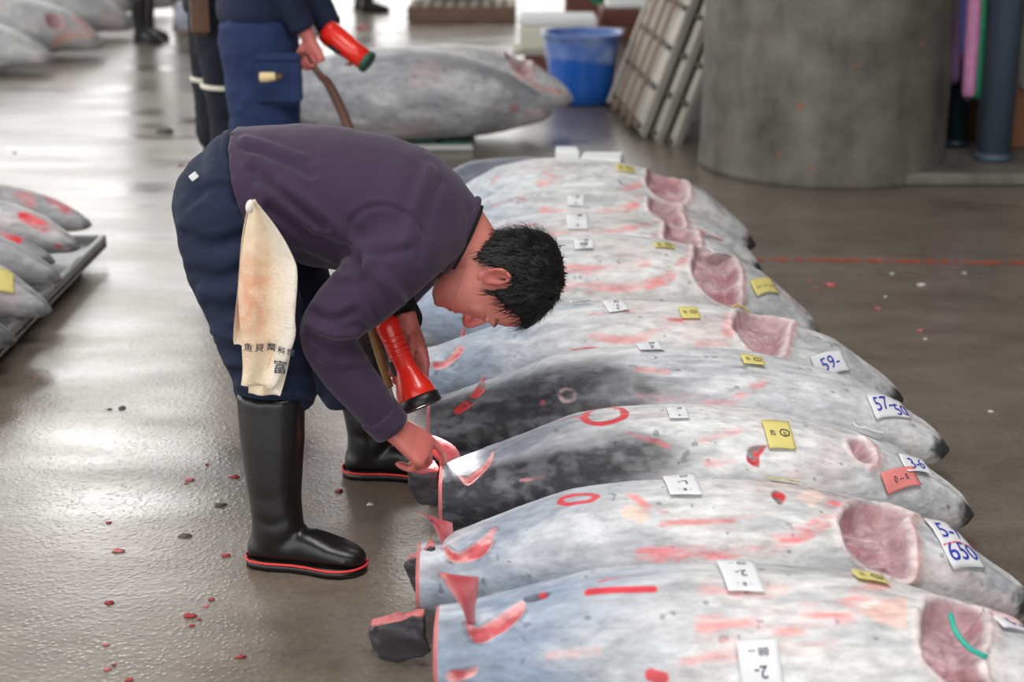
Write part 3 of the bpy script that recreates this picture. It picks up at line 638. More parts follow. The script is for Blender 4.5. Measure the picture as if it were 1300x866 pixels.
F3.tag_piece('gauze_patch', 'plain white paper patch over the gill cut', (1098, 552), .055, .06, M['foam'], .2, curl=.012, lift=.010)
yellow_tag(F4, (955, 461), .055, .045, .1); white_tag(F4, (826, 443), .06, .07, '5-', .1)
F4.tag_piece('note_sheet', 'white note sheet with blue scrawled digits', (1128, 518), .13, .06, M['white_paper'], .35, texts=[('57-', .05, -.02, .005, .1, blu), ('50', .05, .035, -.008, .1, blu)])
white_tag(F5, (783, 391), .058, .075, '7-', .2); white_tag(F5, (736, 383), .055, .05, '3..', .1); yellow_tag(F5, (876, 400), .052, .06, .1)
F5.tag_piece('note_sheet', 'white note sheet with blue scrawled digits', (1052, 462), .11, .06, M['white_paper'], .4, texts=[('59-', .05, 0, 0, .1, blu)])
F6.tag_piece('yellow_tag', 'yellow slip with dark print on the head', (970, 363), .10, .05, M['yellow_paper'], .5, texts=[('-- -- --', .03, 0, 0, 0, inkm)])
F6.tag_piece('note_sheet', 'white sheet with blue scrawl on the head', (914, 322), .10, .06, M['white_paper'], .4, texts=[('4-7', .05, 0, 0, .1, blu)])
white_tag(F6, (742, 312), .06, .06, '88', 0); yellow_tag(F6, (842, 314), .065, .03, .1)
white_tag(F7, (734, 282), .07, .09, '..', 0); white_tag(F8, (731, 256), .06, .05, '..', 0)
F7.tag_piece('pink_slip', 'pink slip on the head', (902, 296), .10, .04, M['pink_paper'], .5)
yellow_tag(F9, (794, 216), .07, .04, .1)
def block(px, Yz, sx, sy, sz, label, rz=0.0):
    c = P(px[0], px[1], Yz); v, f = box((0, 0, 0), sx, sy, sz, rotz(rz), .008)
    v = v + (noise(v, 20, int(px[0]), 2) - .5)[:, None] * .01 + c; return tag(add('foam_block', (v, f, False), M['foam']), label, 'foam block', 'white blocks lying on the far tuna')
block((720, 199), 6.22, .09, .10, .07, 'small white block standing left of the others on the far tuna')
block((764, 209), 6.12, .16, .14, .075, 'flat white block right of the small upright one', -.15)
block((740, 240), 5.86, .16, .12, .065, 'flat white block nearest to the camera on the far tuna', .1)
# coloured strings at two gill cuts
def string(name, F, pts, r, m, lab):
    w = []
    for x, y in pts: u, t = F.pick(x, y); w.append(F.S(u, t) + F.normal(u, t) * .008)
    o = add(name, tube(w, r, n=8), m, F.root); o['label'] = lab
M['teal'] = mat('teal_string', (40, 170, 150), .5, .1)
string('string', F1, [(1203, 785), (1212, 806), (1228, 825), (1248, 836)], .005, M['teal'], 'teal string lying in the gill opening')
string('string', F6, [(926, 392), (934, 387), (944, 392), (952, 400)], .004, M['yellow_paper'], 'yellow string at the gill cut')
string('string', F6, [(922, 396), (930, 396), (936, 400)], .007, M['orange'], 'orange knot at the gill cut')
# ---- peeled strips and stubs at the tails
def px3(Y, *pts): return [P(x, y, Y + (dy[0] if dy else 0)) for x, y, *dy in pts]
Y1, Y2, Y3, Y4, Y5 = 2.50, 2.95, 3.42, 3.88, 4.3
flap(F1, 'tail_flap', px3(Y1, (556, 727), (573, 752, -.01), (586, 772, -.02), (593, 792, -.02)), px3(Y1, (607, 733, .04), (606, 752, .03), (602, 775, .02), (603, 793, .01)), seed=1)
flap(F2, 'tail_flap', px3(Y2, (522, 648), (545, 660, -.01), (555, 678, -.02), (563, 696, -.02)), px3(Y2, (574, 664, .03), (575, 678, .02), (574, 690, .02), (573, 702, .01)), seed=2)
flap(F3, 'tail_flap', px3(3.355, (526, 542, -.02), (545, 572, -.01), (560, 590), (572, 606, .0)), px3(3.37, (546, 552, .02), (566, 560, .03), (582, 574, .03), (590, 604, .04)), seed=3, label='strip of red flesh pinched up from the tail')
flap(F4, 'tail_flap', px3(Y4, (574, 524), (590, 510), (604, 494), (613, 476)), px3(Y4, (580, 530), (600, 518), (614, 504), (620, 494)), thick=.004, seed=4, label='thin flap of skin over a red cut')
flap(F5, 'tail_flap', px3(Y5, (556, 468), (570, 452), (580, 436), (588, 416)), px3(Y5, (562, 472), (580, 460), (592, 440), (590, 418)), seed=5)
flap(F6, 'tail_flap', px3(4.85, (526, 424), (532, 410), (540, 400), (548, 392)), px3(4.85, (530, 430), (538, 418), (545, 408), (549, 394)), seed=6)
flap(F7, 'tail_flap', px3(5.3, (512, 396), (520, 382), (528, 368)), px3(5.3, (518, 400), (526, 386), (532, 372)), seed=7)
flap(F8, 'tail_flap', px3(5.7, (546, 342), (552, 352), (556, 364)), px3(5.7, (554, 342), (558, 352), (560, 364)), seed=8)
# sawn stubs still hanging on the near tails
def stub(F, name, quad_top, drop, depth, lab):
    a, b = quad_top; mid = (a + b) / 2; d = b - a; L = np.linalg.norm(d)
    rings = []
    for k, s_ in ((0, .92), (.12, 1.0), (.5, 1.02), (.9, .95), (1, .8)):
        c = mid + V(-.004 + .02 * k, 0, -drop * k); rings.append((c, d / 2 * s_, V(0, depth / 2 * s_, 0)))
    rs = smooth_path([np.r_[c, A, B] for c, A, B in rings], 5); v, f = loft([(q[:3], q[3:6], q[6:]) for q in rs], 40, True, 3.2); v = np.array(v); v = v + np.c_[noise(v, 28, 3, 3) - .5, noise(v, 28, 9, 3) - .5, noise(v, 28, 15, 3) - .5] * .022
    o = add(name, (v, f), M['darkskin'], F.root); o['label'] = lab
    rings = [(mid + V(0, 0, h), d / 2 * r, V(0, depth / 2 * r, 0)) for h, r in ((-.006, .95), (.004, .97), (.008, .85), (.009, .3))]
    v, f = loft(rings, 40, True, 3.2); v = np.array(v); v = v + np.c_[noise(v, 28, 3, 3) - .5, noise(v, 28, 9, 3) - .5, noise(v, 60, 15, 3) - .5] * .022
    add('flesh_rim', (v, f), M['flesh'], o)
stub(F2, 'tail_stub', (P(468, 794, 2.86), P(538, 780, 2.80)), .085, .034, 'dark tail stub with a pink sawn top')
stub(F2, 'tail_stub', (P(516, 716, 2.98), P(552, 688, 2.93)), .075, .03, 'dark skin tongue edged with pink flesh')
stub(F3, 'tail_stub', (P(516, 592, 3.37), P(558, 596, 3.37)), .085, .04, 'dark tail stub under the hand')
# ---------------------------------------------------------------- people
def finger_chain(base, d, n, lens, curls, r0, r1):
    """closed tubes for one finger: bends by curls (radians) from d towards n"""
    pts = [np.array(base)]; a = 0; dirs = []
    for L, c in zip(lens, curls):
        a += c; q = nrm(d * math.cos(a) + n * math.sin(a)); pts.append(pts[-1] + q * L)
    rr = np.linspace(r0, r1, len(pts)); q = nrm(pts[-1] - pts[-2]); pts.append(pts[-1] + q * r1 * .7); rr = list(rr) + [r1 * .45]
    ax = np.cross(d, n)
    return tube(pts, rr, None, ref=ax, n=10, sub=3)
def hand(wrist, d, n, right=True, curl=(.5, .6, .4), sc=1.0, thumb=None, spread=.05, curls=None):
    """palm, four fingers of unequal length and a thumb; d wrist to knuckles, n out of the palm"""
    d = nrm(d); n = nrm(n - d * np.dot(n, d)); t = np.cross(d, n) if right else np.cross(n, d); w = np.asarray(wrist, float)
    P_ = []
    rings = [(w + d * a * sc + t * o * sc, t * x * sc, n * y * sc) for a, o, x, y in ((-.03, 0, .026, .020), (.0, 0, .027, .019), (.03, .003, .034, .018), (.06, .002, .041, .017), (.085, .0, .042, .0145), (.098, 0, .040, .010))]
    P_.append(loft(rings, 20, True, 2.6))
    Ls = ((.040, .026, .022), (.046, .029, .023), (.042, .027, .022), (.033, .020, .019)); offs = (.031, .0105, -.0105, -.030); br = (.0092, .0095, .009, .0080)
    for i in range(4):
        cc = curls[i] if curls else curl
        dd = nrm(d + t * spread * (1.5 - i)); b = w + d * (.084 - .004 * abs(i - 1)) * sc + t * offs[i] * sc - n * .002 * sc
        P_.append(finger_chain(b, dd, n, [x * sc for x in Ls[i]], cc, br[i] * sc, br[i] * .78 * sc))
    td = thumb if thumb is not None else (.62, .62, .48)
    dv = nrm(d * td[0] + t * td[1] + n * td[2]); b = w + d * .022 * sc + t * .024 * sc + n * .004 * sc
    toward = nrm(d * .8 - t * .35 + n * .5)
    P_.append(finger_chain(b, dv, toward, [.042 * sc, .034 * sc, .026 * sc], (0, .25, .35), .013 * sc, .0088 * sc))
    return P_
def head_pieces(O, eu, ef, el, s=1.0, look=None):
    """skull, jaw, nose, lips and ears in the head frame: eu chin to crown, ef out of the face, el to the right ear"""
    def L(f, l, u): return O + (ef * f + el * l + eu * u) * s
    prof = [(.0, .072, .036, .020), (.012, .088, .012, .034), (.035, .093, -.02, .046), (.06, .094, -.05, .056), (.09, .093, -.076, .065), (.12, .091, -.092, .072), (.15, .093, -.102, .077), (.175, .092, -.104, .078), (.2, .078, -.098, .074), (.222, .052, -.078, .060), (.235, .02, -.05, .038), (.24, -.005, -.02, .012)]
    q = smooth_path([(a, b, c, d) for a, b, c, d in prof], 3)
    rings = [(L((b + c) / 2, 0, a), ef * (b - c) / 2 * s, el * d * s) for a, b, c, d in q]
    out = [loft(rings, 28, True, 2.25)]
    out.append(tube([L(.088, 0, .132), L(.102, 0, .112), L(.112, 0, .095), L(.110, 0, .086), L(.096, 0, .082)], [.006 * s, .008 * s, .0095 * s, .0095 * s, .007 * s], [.008 * s, .009 * s, .0115 * s, .011 * s, .009 * s], ref=el, n=12, sub=3))
    for sg in (-1, 1):
        out.append(ellipsoid(L(.098, .013 * sg, .086), ef * .010 * s, el * .008 * s, eu * .009 * s, 10, 6))
        out.append(ellipsoid(L(.089, .030 * sg, .142), ef * .008 * s, el * .022 * s, eu * .006 * s, 12, 6))       # brow
        out.append(ellipsoid(L(.083, .030 * sg, .124), ef * .0095 * s, el * .0165 * s, eu * .011 * s, 14, 8))    # closed lid
        out.append(ellipsoid(L(.060, .042 * sg, .098), ef * .017 * s, el * .016 * s, eu * .024 * s, 12, 8))      # cheek
        # ear: a tilted cup with a rim and a lobe
        rim = [L(.002, .074 * sg, .092), L(-.004, .080 * sg, .110), L(-.012, .086 * sg, .132), L(-.026, .090 * sg, .140), L(-.036, .090 * sg, .128), L(-.034, .087 * sg, .108), L(-.022, .081 * sg, .090), L(-.010, .077 * sg, .080), L(.000, .075 * sg, .084)]
        out.append(tube(rim, [.0045 * s] * 7 + [.006 * s] * 2, n=8, sub=3))
        out.append(ellipsoid(L(-.016, .078 * sg, .110), ef * .019 * s - el * .004 * sg * s, el * .006 * s, eu * .030 * s, 12, 8))
        out.append(ellipsoid(L(-.006, .076 * sg, .106), ef * .006 * s, el * .007 * s, eu * .008 * s, 8, 6))
    out.append(ellipsoid(L(.091, 0, .058), ef * .0075 * s, el * .023 * s, eu * .0055 * s, 14, 8))
    out.append(ellipsoid(L(.090, 0, .047), ef * .008 * s, el * .020 * s, eu * .006 * s, 14, 8))
    out.append(ellipsoid(L(.086, 0, .020), ef * .010 * s, el * .016 * s, eu * .012 * s, 12, 8))
    return out
def face_sculpt(me, O, eu, ef, el, s):
    """presses the mouth line, eye slits, ear bowls and nostrils into the skin"""
    v, n = me_np(me); q = (v - O) / s; f = q @ ef; l = q @ el; u = q @ eu; off = np.zeros(len(v)); front = f > .06
    off -= .0035 * np.exp(-((u - .0525) / .0022) ** 2) * np.exp(-(l / .022) ** 4) * front
    for sg in (-1, 1):
        x = l * sg
        off -= .003 * np.exp(-((u - .118 + 4 * (x - .03) ** 2) / .002) ** 2) * np.exp(-((x - .030) / .014) ** 4) * front
        off -= .004 * np.exp(-((u - .133) / .006) ** 2) * np.exp(-((x - .020) / .012) ** 2) * front
        off -= .004 * np.exp(-((u - .081) / .003) ** 2 - ((x - .007) / .004) ** 2) * (f > .09)
        off -= .006 * np.exp(-((u - .112) / .012) ** 2 - ((f + .018) / .008) ** 2) * (x > .07)
        off -= .002 * np.exp(-((x - .026 - (.085 - u) * .35) / .004) ** 2) * ((u > .05) & (u < .09)) * front
    me_set(me, v + n * (off * s)[:, None])
def hair_piece(O, eu, ef, el, s, parent, seed=1, strands=2600, hairline=None):
    prof = [(.03, .05, -.045, .05), (.06, .06, -.068, .062), (.09, .07, -.086, .070), (.12, .084, -.100, .0765), (.15, .092, -.110, .081), (.175, .093, -.113, .082), (.2, .083, -.108, .079), (.222, .060, -.090, .066), (.240, .026, -.06, .044), (.248, -.005, -.028, .018)]
    q = smooth_path(prof, 5); n = 72; t = np.linspace(0, 2 * math.pi, n, endpoint=False)
    U = np.repeat(q[:, 0], n); ct = np.tile(np.cos(t), len(q)); stt = np.tile(np.sin(t), len(q)); pw = 2 / 2.2
    cp = np.sign(ct) * np.abs(ct) ** pw; sp = np.sign(stt) * np.abs(stt) ** pw
    Fm = np.repeat((q[:, 1] + q[:, 2]) / 2, n); Fr = np.repeat((q[:, 1] - q[:, 2]) / 2, n); Wr = np.repeat(q[:, 3], n)
    f = Fm + cp * Fr; l = sp * Wr
    # hairline: lowest u that carries hair, as a function of f (front to back)
    hl = np.interp(f, [-.11, -.08, -.055, -.038, -.028, -.002, .010, .024, .040, .056, .075, .10], [.045, .050, .060, .085, .146, .148, .118, .114, .150, .184, .193, .196])
    ns = noise(np.c_[f, l, U], 60, seed, 3) - .5
    cover = sstep(-.006, .012, U - hl + ns * .016)
    k = .86 + cover * (.19 + .05 * (noise(np.c_[f * 2.5, l * 2.5, U], 40, seed + 3, 3) - .35))
    cf = -.01; cu = .12
    f2 = cf + (f - cf) * k; l2 = l * k; u2 = cu + (U - cu) * np.where(U > .15, k, 1)
    v = O + (np.outer(f2, ef) + np.outer(l2, el) + np.outer(u2, eu)) * s
    idx = np.arange(len(v)).reshape(len(q), n); fc = []
    for i in range(len(q) - 1):
        for j in range(n):
            qd = (idx[i, j], idx[i, (j + 1) % n], idx[i + 1, (j + 1) % n], idx[i + 1, j])
            if max(cover[list(qd)]) > .08: fc.append(qd)
    fc.append(tuple(idx[-1]))
    mb = MB(); mb.put(v, fc)
    rg = np.random.RandomState(seed); cand = np.where(cover > .5)[0]
    crown = O + (ef * -.03 + eu * .235) * s
    for i in rg.choice(cand, strands):
        p = v[i]; out = nrm(p - (O + (ef * cf + eu * cu) * s)); tang = p - crown; tang = tang - out * np.dot(tang, out); tang = nrm(tang + rg.randn(3) * .02)
        Ln = s * (.022 + .02 * rg.rand()) * min(1, .25 + np.linalg.norm(p - crown) / (.11 * s)); w = np.cross(out, tang) * .0016 * s
        a = p - out * .002 * s; b = p + tang * Ln * .5 + out * .0005 * s; c = p + tang * Ln + out * (-.007 + .004 * rg.rand()) * s + rg.randn(3) * .0015 * s
        mb.put([a - w, a + w, b + w * .8, b - w * .8, c], [(0, 1, 2, 3), (3, 2, 4)])
    return add('hair', mb.data(), M['hair'], parent)
def boot(parent, heel, ang, lean=(0, 0), top=.40, scale=1.0, trim=True, shaft=.075):
    """rubber boot: heel point on the floor, ang its heading; lean moves the top of the shaft"""
    R = rotz(ang); hp = np.asarray(heel, float); sc = scale
    def L(x, y, z): return hp + R @ V(x * sc, y * sc, z * sc)
    ax = R @ V(1, 0, 0) * sc; ay = R @ V(0, 1, 0) * sc; az = V(0, 0, 1) * sc
    sh = []
    for z, cx, rx, ry in ((.035, .072, .068, .040), (.07, .074, .064, .046), (.11, .074, .060, .050), (.16, .071, .060, .054), (.22, .070, .066, .060), (.30, .071, .074, .066), (top - .02, .073, .077, .069), (top, .073, .079, .071)):
        k = max(0, (z - .1) / (top - .1)); sh.append((L(cx + lean[0] * k, lean[1] * k, z), ax * rx, ay * ry))
    ft = [(L(x, oy, z), ay * ry, az * rz) for x, z, ry, rz, oy in ((.006, .040, .030, .026, 0), (.03, .046, .040, .034, 0), (.08, .052, .042, .044, 0), (.13, .056, .041, .046, 0), (.17, .050, .046, .040, 0), (.21, .043, .049, .032, 0), (.245, .037, .043, .026, 0), (.268, .033, .030, .020, 0), (.278, .031, .016, .012, 0))]
    me = fuse('boot', [loft(sh, 26), loft(ft, 22, True, 2.3)], .0075, 8)
    crease(me, [([L(.02, -.05, .13), L(.07, -.06, .118), L(.12, -.05, .13)], .012, -.004), ([L(.02, .05, .13), L(.07, .06, .118), L(.12, .05, .13)], .012, -.004), ([L(.0, -.05, .19), L(.07, -.065, .18), L(.13, -.05, .2)], .014, -.003), ([L(.1, -.05, .07), L(.14, 0, .1), L(.12, .05, .07)], .012, -.003),
                ([L(.0 + lean[0] * .8, -.06, top - .055), L(.07 + lean[0] * .8, -.075, top - .058), L(.15 + lean[0] * .8, -.05, top - .055)], .008, .003)])
    b = add('boot', me, M['rubber'], parent)
    def outline(k, z): return [L(x, y * k, z) for x, y in ((-.004, 0), (.002, -.022), (.02, -.036), (.06, -.041), (.11, -.038), (.15, -.041), (.2, -.05), (.235, -.047), (.262, -.034), (.278, -.014), (.281, 0), (.278, .014), (.262, .034), (.235, .047), (.2, .05), (.15, .041), (.11, .038), (.06, .041), (.02, .036), (.002, .022))]
    o1 = outline(1.06, .001); o2 = outline(1.1, .018); n = len(o1)
    v = o1 + o2; f = [tuple(range(n - 1, -1, -1)), tuple(range(n, 2 * n))] + [(i, (i + 1) % n, n + (i + 1) % n, n + i) for i in range(n)]
    add('sole', (v, f), M['rubber'], b)
    if trim:
        o3 = outline(1.12, .021); pts = o3 + [o3[0]]
        add('red_trim', tube(pts, .0032, n=6, sub=2), M['red_rubber'], b)
    return b
def rel(o): return o
# ======================================================== the man bending over the tails
man = thing('person', 'man in plum jersey and navy trousers bending over tuna tails with a lit torch', 'person', (-.45, 3.5, 0))
YM = 3.5
eu = nrm(V(math.cos(.30), 0, -math.sin(.30))); ef = nrm(V(-math.sin(.30), -.06, -math.cos(.30))); ef = nrm(ef - eu * np.dot(ef, eu)); el = np.cross(eu, ef)
if el[1] > 0: el = -el
HS = 1.10
HO = P(557, 385, YM - .02) - eu * .02 * HS - ef * .088 * HS
body = head_pieces(HO, eu, ef, el, HS)
neck0 = P(560, 285, YM); 
body.append(tube([P(545, 275, YM), P(577, 296, YM), P(600, 316, YM - .005), HO + eu * .075 * HS - ef * .022 * HS, HO + eu * .12 * HS - ef * .02 * HS], [.10, .085, .067, .060, .050], [.12, .085, .064, .058, .05], ref=(0, 1, 0), n=22))
# trunk and limbs inside the clothes, one skin with head and hands
body.append(tube([P(285, 232, YM), P(330, 238, YM), P(420, 250, YM), P(500, 265, YM), P(560, 284, YM)], [.10, .10, .115, .11, .085], [.15, .145, .165, .17, .10], n=20))
wr = P(494, 541, 3.30); wl = P(513, 412, 3.57)
body.append(tube([P(520, 300, 3.38), P(470, 365, 3.30), P(416, 422, 3.275), P(462, 492, 3.29), wr + nrm(V(-.7, 0, .7)) * .02], [.055, .05, .042, .038, .026], n=14))
body.append(tube([P(535, 305, 3.66), P(492, 372, 3.74), P(503, 395, 3.64), wl - V(.0, -.02, -.02)], [.055, .045, .038, .026], n=14))
for pts, rr in (([P(292, 245, 3.41), P(318, 370, 3.36), P(342, 480, 3.33), P(345, 600, 3.31), P(345, 690, 3.30)], [.085, .075, .055, .045, .035]), ([P(312, 245, 3.6), P(388, 400, 3.74), P(455, 495, 3.81), P(470, 570, 3.81), P(474, 600, 3.81)], [.085, .075, .055, .036, .03])):
    body.append(tube(pts, rr, n=14))
dR = nrm(P(530, 566, 3.30) - wr); 
body += hand(wr, dR, V(-.5, .5, -.68), True, sc=1.12, curls=[(.30, .50, .30), (.85, .95, .6), (1.0, 1.05, .7), (1.1, 1.1, .7)], thumb=(.85, .25, .55))
dL = nrm(V(.25, -.25, -.9))
body += hand(wl + V(.012, -.01, 0), dL, V(-.75, -.55, -.2), False, sc=1.08, curls=[(.35, .7, .5), (.7, .9, .6), (.8, 1.0, .7), (.9, 1.0, .7)], thumb=(.7, .3, .6))
me = fuse('body', body, .0042, 4, .5)
face_sculpt(me, HO, eu, ef, el, HS)
# reddened skin at nose, ears, lips and knuckles
v, n_ = me_np(me); q = (v - HO) / HS; fu = q @ ef; lu = q @ el; uu_ = q @ eu
colr = np.tile(s2l((198, 122, 110)), (len(v), 1)) * (.92 + .16 * noise(v, 30, 5, 3))[:, None]
m = np.exp(-(((uu_ - .09) / .02) ** 2 + ((fu - .108) / .02) ** 2 + (lu / .03) ** 2)) + np.exp(-(((uu_ - .11) / .035) ** 2 + ((np.abs(lu) - .085) / .012) ** 2)) * .8 + np.exp(-(((uu_ - .0525) / .009) ** 2)) * (fu > .086) * (np.abs(lu) < .026) * 1.0
m = np.clip(m, 0, 1)[:, None] * .6; colr = colr * (1 - m) + s2l((176, 70, 72)) * m
hx = np.minimum(np.linalg.norm(v - wr, axis=1), np.linalg.norm(v - wl, axis=1)); m = (1 - sstep(.19, .23, hx))[:, None] * .45; colr = colr * (1 - m) + s2l((188, 84, 80)) * m
# short beard shadow and brow hairs
br = np.exp(-((uu_ - .1445 + 2.5 * (np.abs(lu) - .03) ** 2) / .0038) ** 2) * (np.abs(lu) > .012) * (np.abs(lu) < .052) * (fu > .06) * .8
st = ((uu_ > -.01) & (uu_ < .05) & (fu > -.03)).astype(float) * .16
lash = sum(np.exp(-((uu_ - .119 + 4 * (lu * g_ - .03) ** 2) / .0024) ** 2) * np.exp(-((lu * g_ - .03) / .015) ** 4) * (fu > .07) for g_ in (-1, 1)) * .85
m = np.clip(br + st + lash, 0, 1)[:, None]; colr = colr * (1 - m) + s2l((40, 32, 32)) * m
set_col(me, np.clip(colr, 0, 1))
M['skin_attr'] = mat_attr('man_skin', .48, .12, 160, .06, 40, .45, Subsurface_Weight=.1, Subsurface_Radius=(.012, .005, .003))
add('body', me, M['skin_attr'], man)
hair_piece(HO, eu, ef, el, HS, man, 4)
# trousers
tp = [ellipsoid(P(278, 258, YM), V(.10, 0, 0), V(0, .17, 0), V(0, 0, .12), 24, 14),
      tube([P(296, 250, 3.41), P(298, 300, 3.40), P(316, 370, 3.37), P(332, 430, 3.35), P(345, 468, 3.34), P(352, 500, 3.33), P(354, 516, 3.33)], [.115, .128, .114, .100, .09, .088, .074], [.115, .115, .105, .098, .09, .088, .078], n=24),
      tube([P(314, 238, 3.60), P(345, 320, 3.66), P(388, 400, 3.75), P(428, 462, 3.80), P(447, 494, 3.81), P(453, 506, 3.81)], [.118, .115, .10, .09, .084, .07], [.11, .11, .10, .09, .084, .07], n=24),
      tube([P(262, 246, YM), P(290, 240, YM), P(312, 238, YM), P(326, 242, YM)], [.075, .122, .126, .108], [.12, .192, .188, .165], n=26, ref=(0, 1, 0))]
me = fuse('trousers', tp, .008, 12)
rumple(me, .009, 10, 3, (1, 1, 2.2))
def W(Y, *pts): return [P(x, y, Y) for x, y in pts]
drape(me, [(W(3.27, (236, 300), (270, 312), (312, 300)), .016, -.007), (W(3.27, (242, 345), (280, 352), (318, 338)), .014, -.006), (W(3.26, (262, 392), (290, 398), (330, 384)), .014, -.007), (W(3.26, (272, 420), (300, 428), (340, 410)), .012, .008),
            (W(3.26, (278, 446), (310, 452), (350, 440)), .012, -.008), (W(3.28, (236, 262), (262, 240), (300, 236)), .01, -.004), (W(3.27, (258, 370), (290, 374), (330, 356)), .014, .006), (W(3.25, (300, 470), (340, 480), (390, 470)), .012, -.005), (W(3.25, (305, 490), (345, 498), (400, 500)), .012, .007)])
tr = add('trousers', me, M['navy'], man)
# waistband, belt loops, hip pocket with a white slip
wb = []
for cx, cy, k in ((308, 236, .86), (318, 236, .88)):
    a = nrm(P(335, 262, YM) - P(303, 172, YM)); wb.append((P(cx, cy, YM), a * .15 * k, V(0, .205 * k, 0)))
wbm = loft(wb, 40); add('waistband', wbm, M['navy'], tr)
o = add('pocket_slip', box(P(246, 224, 3.36), .016, .012, .014, frame(V(.8, 0, .6), V(0, 1, 0)), .001), M['white_paper'], tr); o['label'] = 'white slip sticking out of the hip pocket'
# jersey
a1 = nrm(P(403, 345, YM) - P(305, 175, YM))
rings = [(P(321, 236, YM), nrm(P(335, 262, YM) - P(303, 172, YM)) * .140, V(0, .212, 0)),
         (P(338, 241, YM), nrm(P(366, 300, YM) - P(312, 170, YM)) * .150, V(0, .212, 0)),
         (P(368, 247, YM), nrm(P(405, 345, YM) - P(345, 160, YM)) * .162, V(0, .215, 0)),
         (P(415, 250, YM), nrm(P(435, 345, YM) - P(405, 155, YM)) * .164, V(0, .215, 0)),
         (P(470, 258, YM), nrm(P(470, 345, YM) - P(470, 155, YM)) * .158, V(0, .215, 0)),
         (P(520, 268, YM), nrm(P(505, 345, YM) - P(540, 185, YM)) * .145, V(0, .215, 0)),
         (P(556, 282, YM), nrm(P(535, 345, YM) - P(580, 215, YM)) * .120, V(0, .185, 0)),
         (P(576, 292, YM), nrm(P(556, 345, YM) - P(598, 240, YM)) * .100, V(0, .125, 0)),
         (P(585, 298, YM), nrm(P(562, 345, YM) - P(606, 257, YM)) * .090, V(0, .092, 0))]
q = smooth_path([np.r_[c, A, B] for c, A, B in rings], 4)
sp = [loft([(r[:3], r[3:6], r[6:]) for r in q], 36),
      tube([P(545, 285, 3.45), P(512, 318, 3.335), P(470, 362, 3.29), P(428, 402, 3.265), P(415, 428, 3.265), P(432, 462, 3.275), P(462, 500, 3.285), P(484, 528, 3.295), P(494, 540, 3.30)], [.10, .092, .082, .068, .060, .058, .053, .045, .042], n=24),
      tube([P(552, 290, 3.58), P(532, 318, 3.67), P(500, 366, 3.74), P(494, 380, 3.72), P(502, 394, 3.64), P(508, 404, 3.59)], [.09, .085, .066, .06, .052, .046], n=20)]
me = fuse('jersey', sp, .008, 6)
rumple(me, .005, 9, 8, (1.6, 1, 1))
drape(me, [(W(3.30, (312, 186), (345, 196), (395, 222)), .010, -.006), (W(3.30, (410, 300), (470, 322), (520, 316)), .012, -.005), (W(3.30, (380, 330), (430, 350), (450, 352)), .010, .005), (W(3.30, (322, 215), (360, 245), (410, 285)), .012, -.007), (W(3.30, (330, 240), (370, 275), (430, 310)), .012, .006), (W(3.30, (345, 262), (400, 300), (450, 330)), .014, -.008), (W(3.30, (312, 178), (345, 188), (385, 200)), .010, .004),
            (W(3.28, (355, 235), (420, 280), (470, 330)), .014, .005), (W(3.27, (442, 300), (450, 275), (475, 262), (510, 268), (545, 300)), .007, -.004), (W(3.22, (455, 330), (470, 380), (480, 400)), .014, -.006), (W(3.21, (470, 340), (500, 370), (510, 385)), .014, .006),
            (W(3.21, (395, 395), (425, 405), (452, 395)), .010, -.006), (W(3.21, (392, 412), (425, 424), (455, 420)), .010, .006), (W(3.21, (395, 428), (430, 440), (465, 432)), .011, -.006), (W(3.21, (410, 455), (440, 462), (475, 445)), .010, .004),
            (W(3.30, (560, 230), (545, 270), (530, 330)), .010, -.003), (W(3.30, (545, 215), (528, 260), (515, 310)), .014, .004)])
js = add('jersey', me, M['purple'], man)
# neckband with the black shirt below it
def ringtube(c, A, B, r, n=40):
    return tube([c + A * math.cos(t) + B * math.sin(t) for t in np.linspace(0, 2 * math.pi, n)], r, n=8, sub=1)
A0 = nrm(P(562, 346, YM) - P(606, 257, YM))
add('neckband', ringtube(P(585, 299, YM), A0 * .090, V(0, .092, 0), .009), M['purple'], js)
cl = [(P(572, 291, YM), A0 * .084, V(0, .088, 0)), (P(586, 300, YM), A0 * .084, V(0, .086, 0)), (P(594, 303, YM), A0 * .083, V(0, .083, 0)), (P(593, 303, YM), A0 * .076, V(0, .076, 0)), (P(580, 296, YM), A0 * .074, V(0, .074, 0))]
us = add('undershirt_collar', loft(cl, 36, False), M['black_cloth'], man); us['label'] = 'black undershirt collar inside the neck opening'
cuff = add('cuff', tube([P(480, 524, 3.293), P(488, 533, 3.297), P(497, 543, 3.301)], [.049, .048, .046], n=22, sub=2), M['purple'], js)
cuffl = add('cuff', tube([P(497, 388, 3.67), P(503, 397, 3.63), P(510, 408, 3.585)], [.058, .055, .052], n=22, sub=2), M['black_cloth'], js); cuffl['label'] = 'black cuff of the far sleeve'
# boots
hr = G(311, 728); boot(man, (hr[0], 3.285, 0), -.20, lean=(-.012, .03), top=.41, scale=1.0)
hl_ = G(434, 612); boot(man, (hl_[0], 3.80, 0), -.08, lean=(-.025, 0), top=.42)
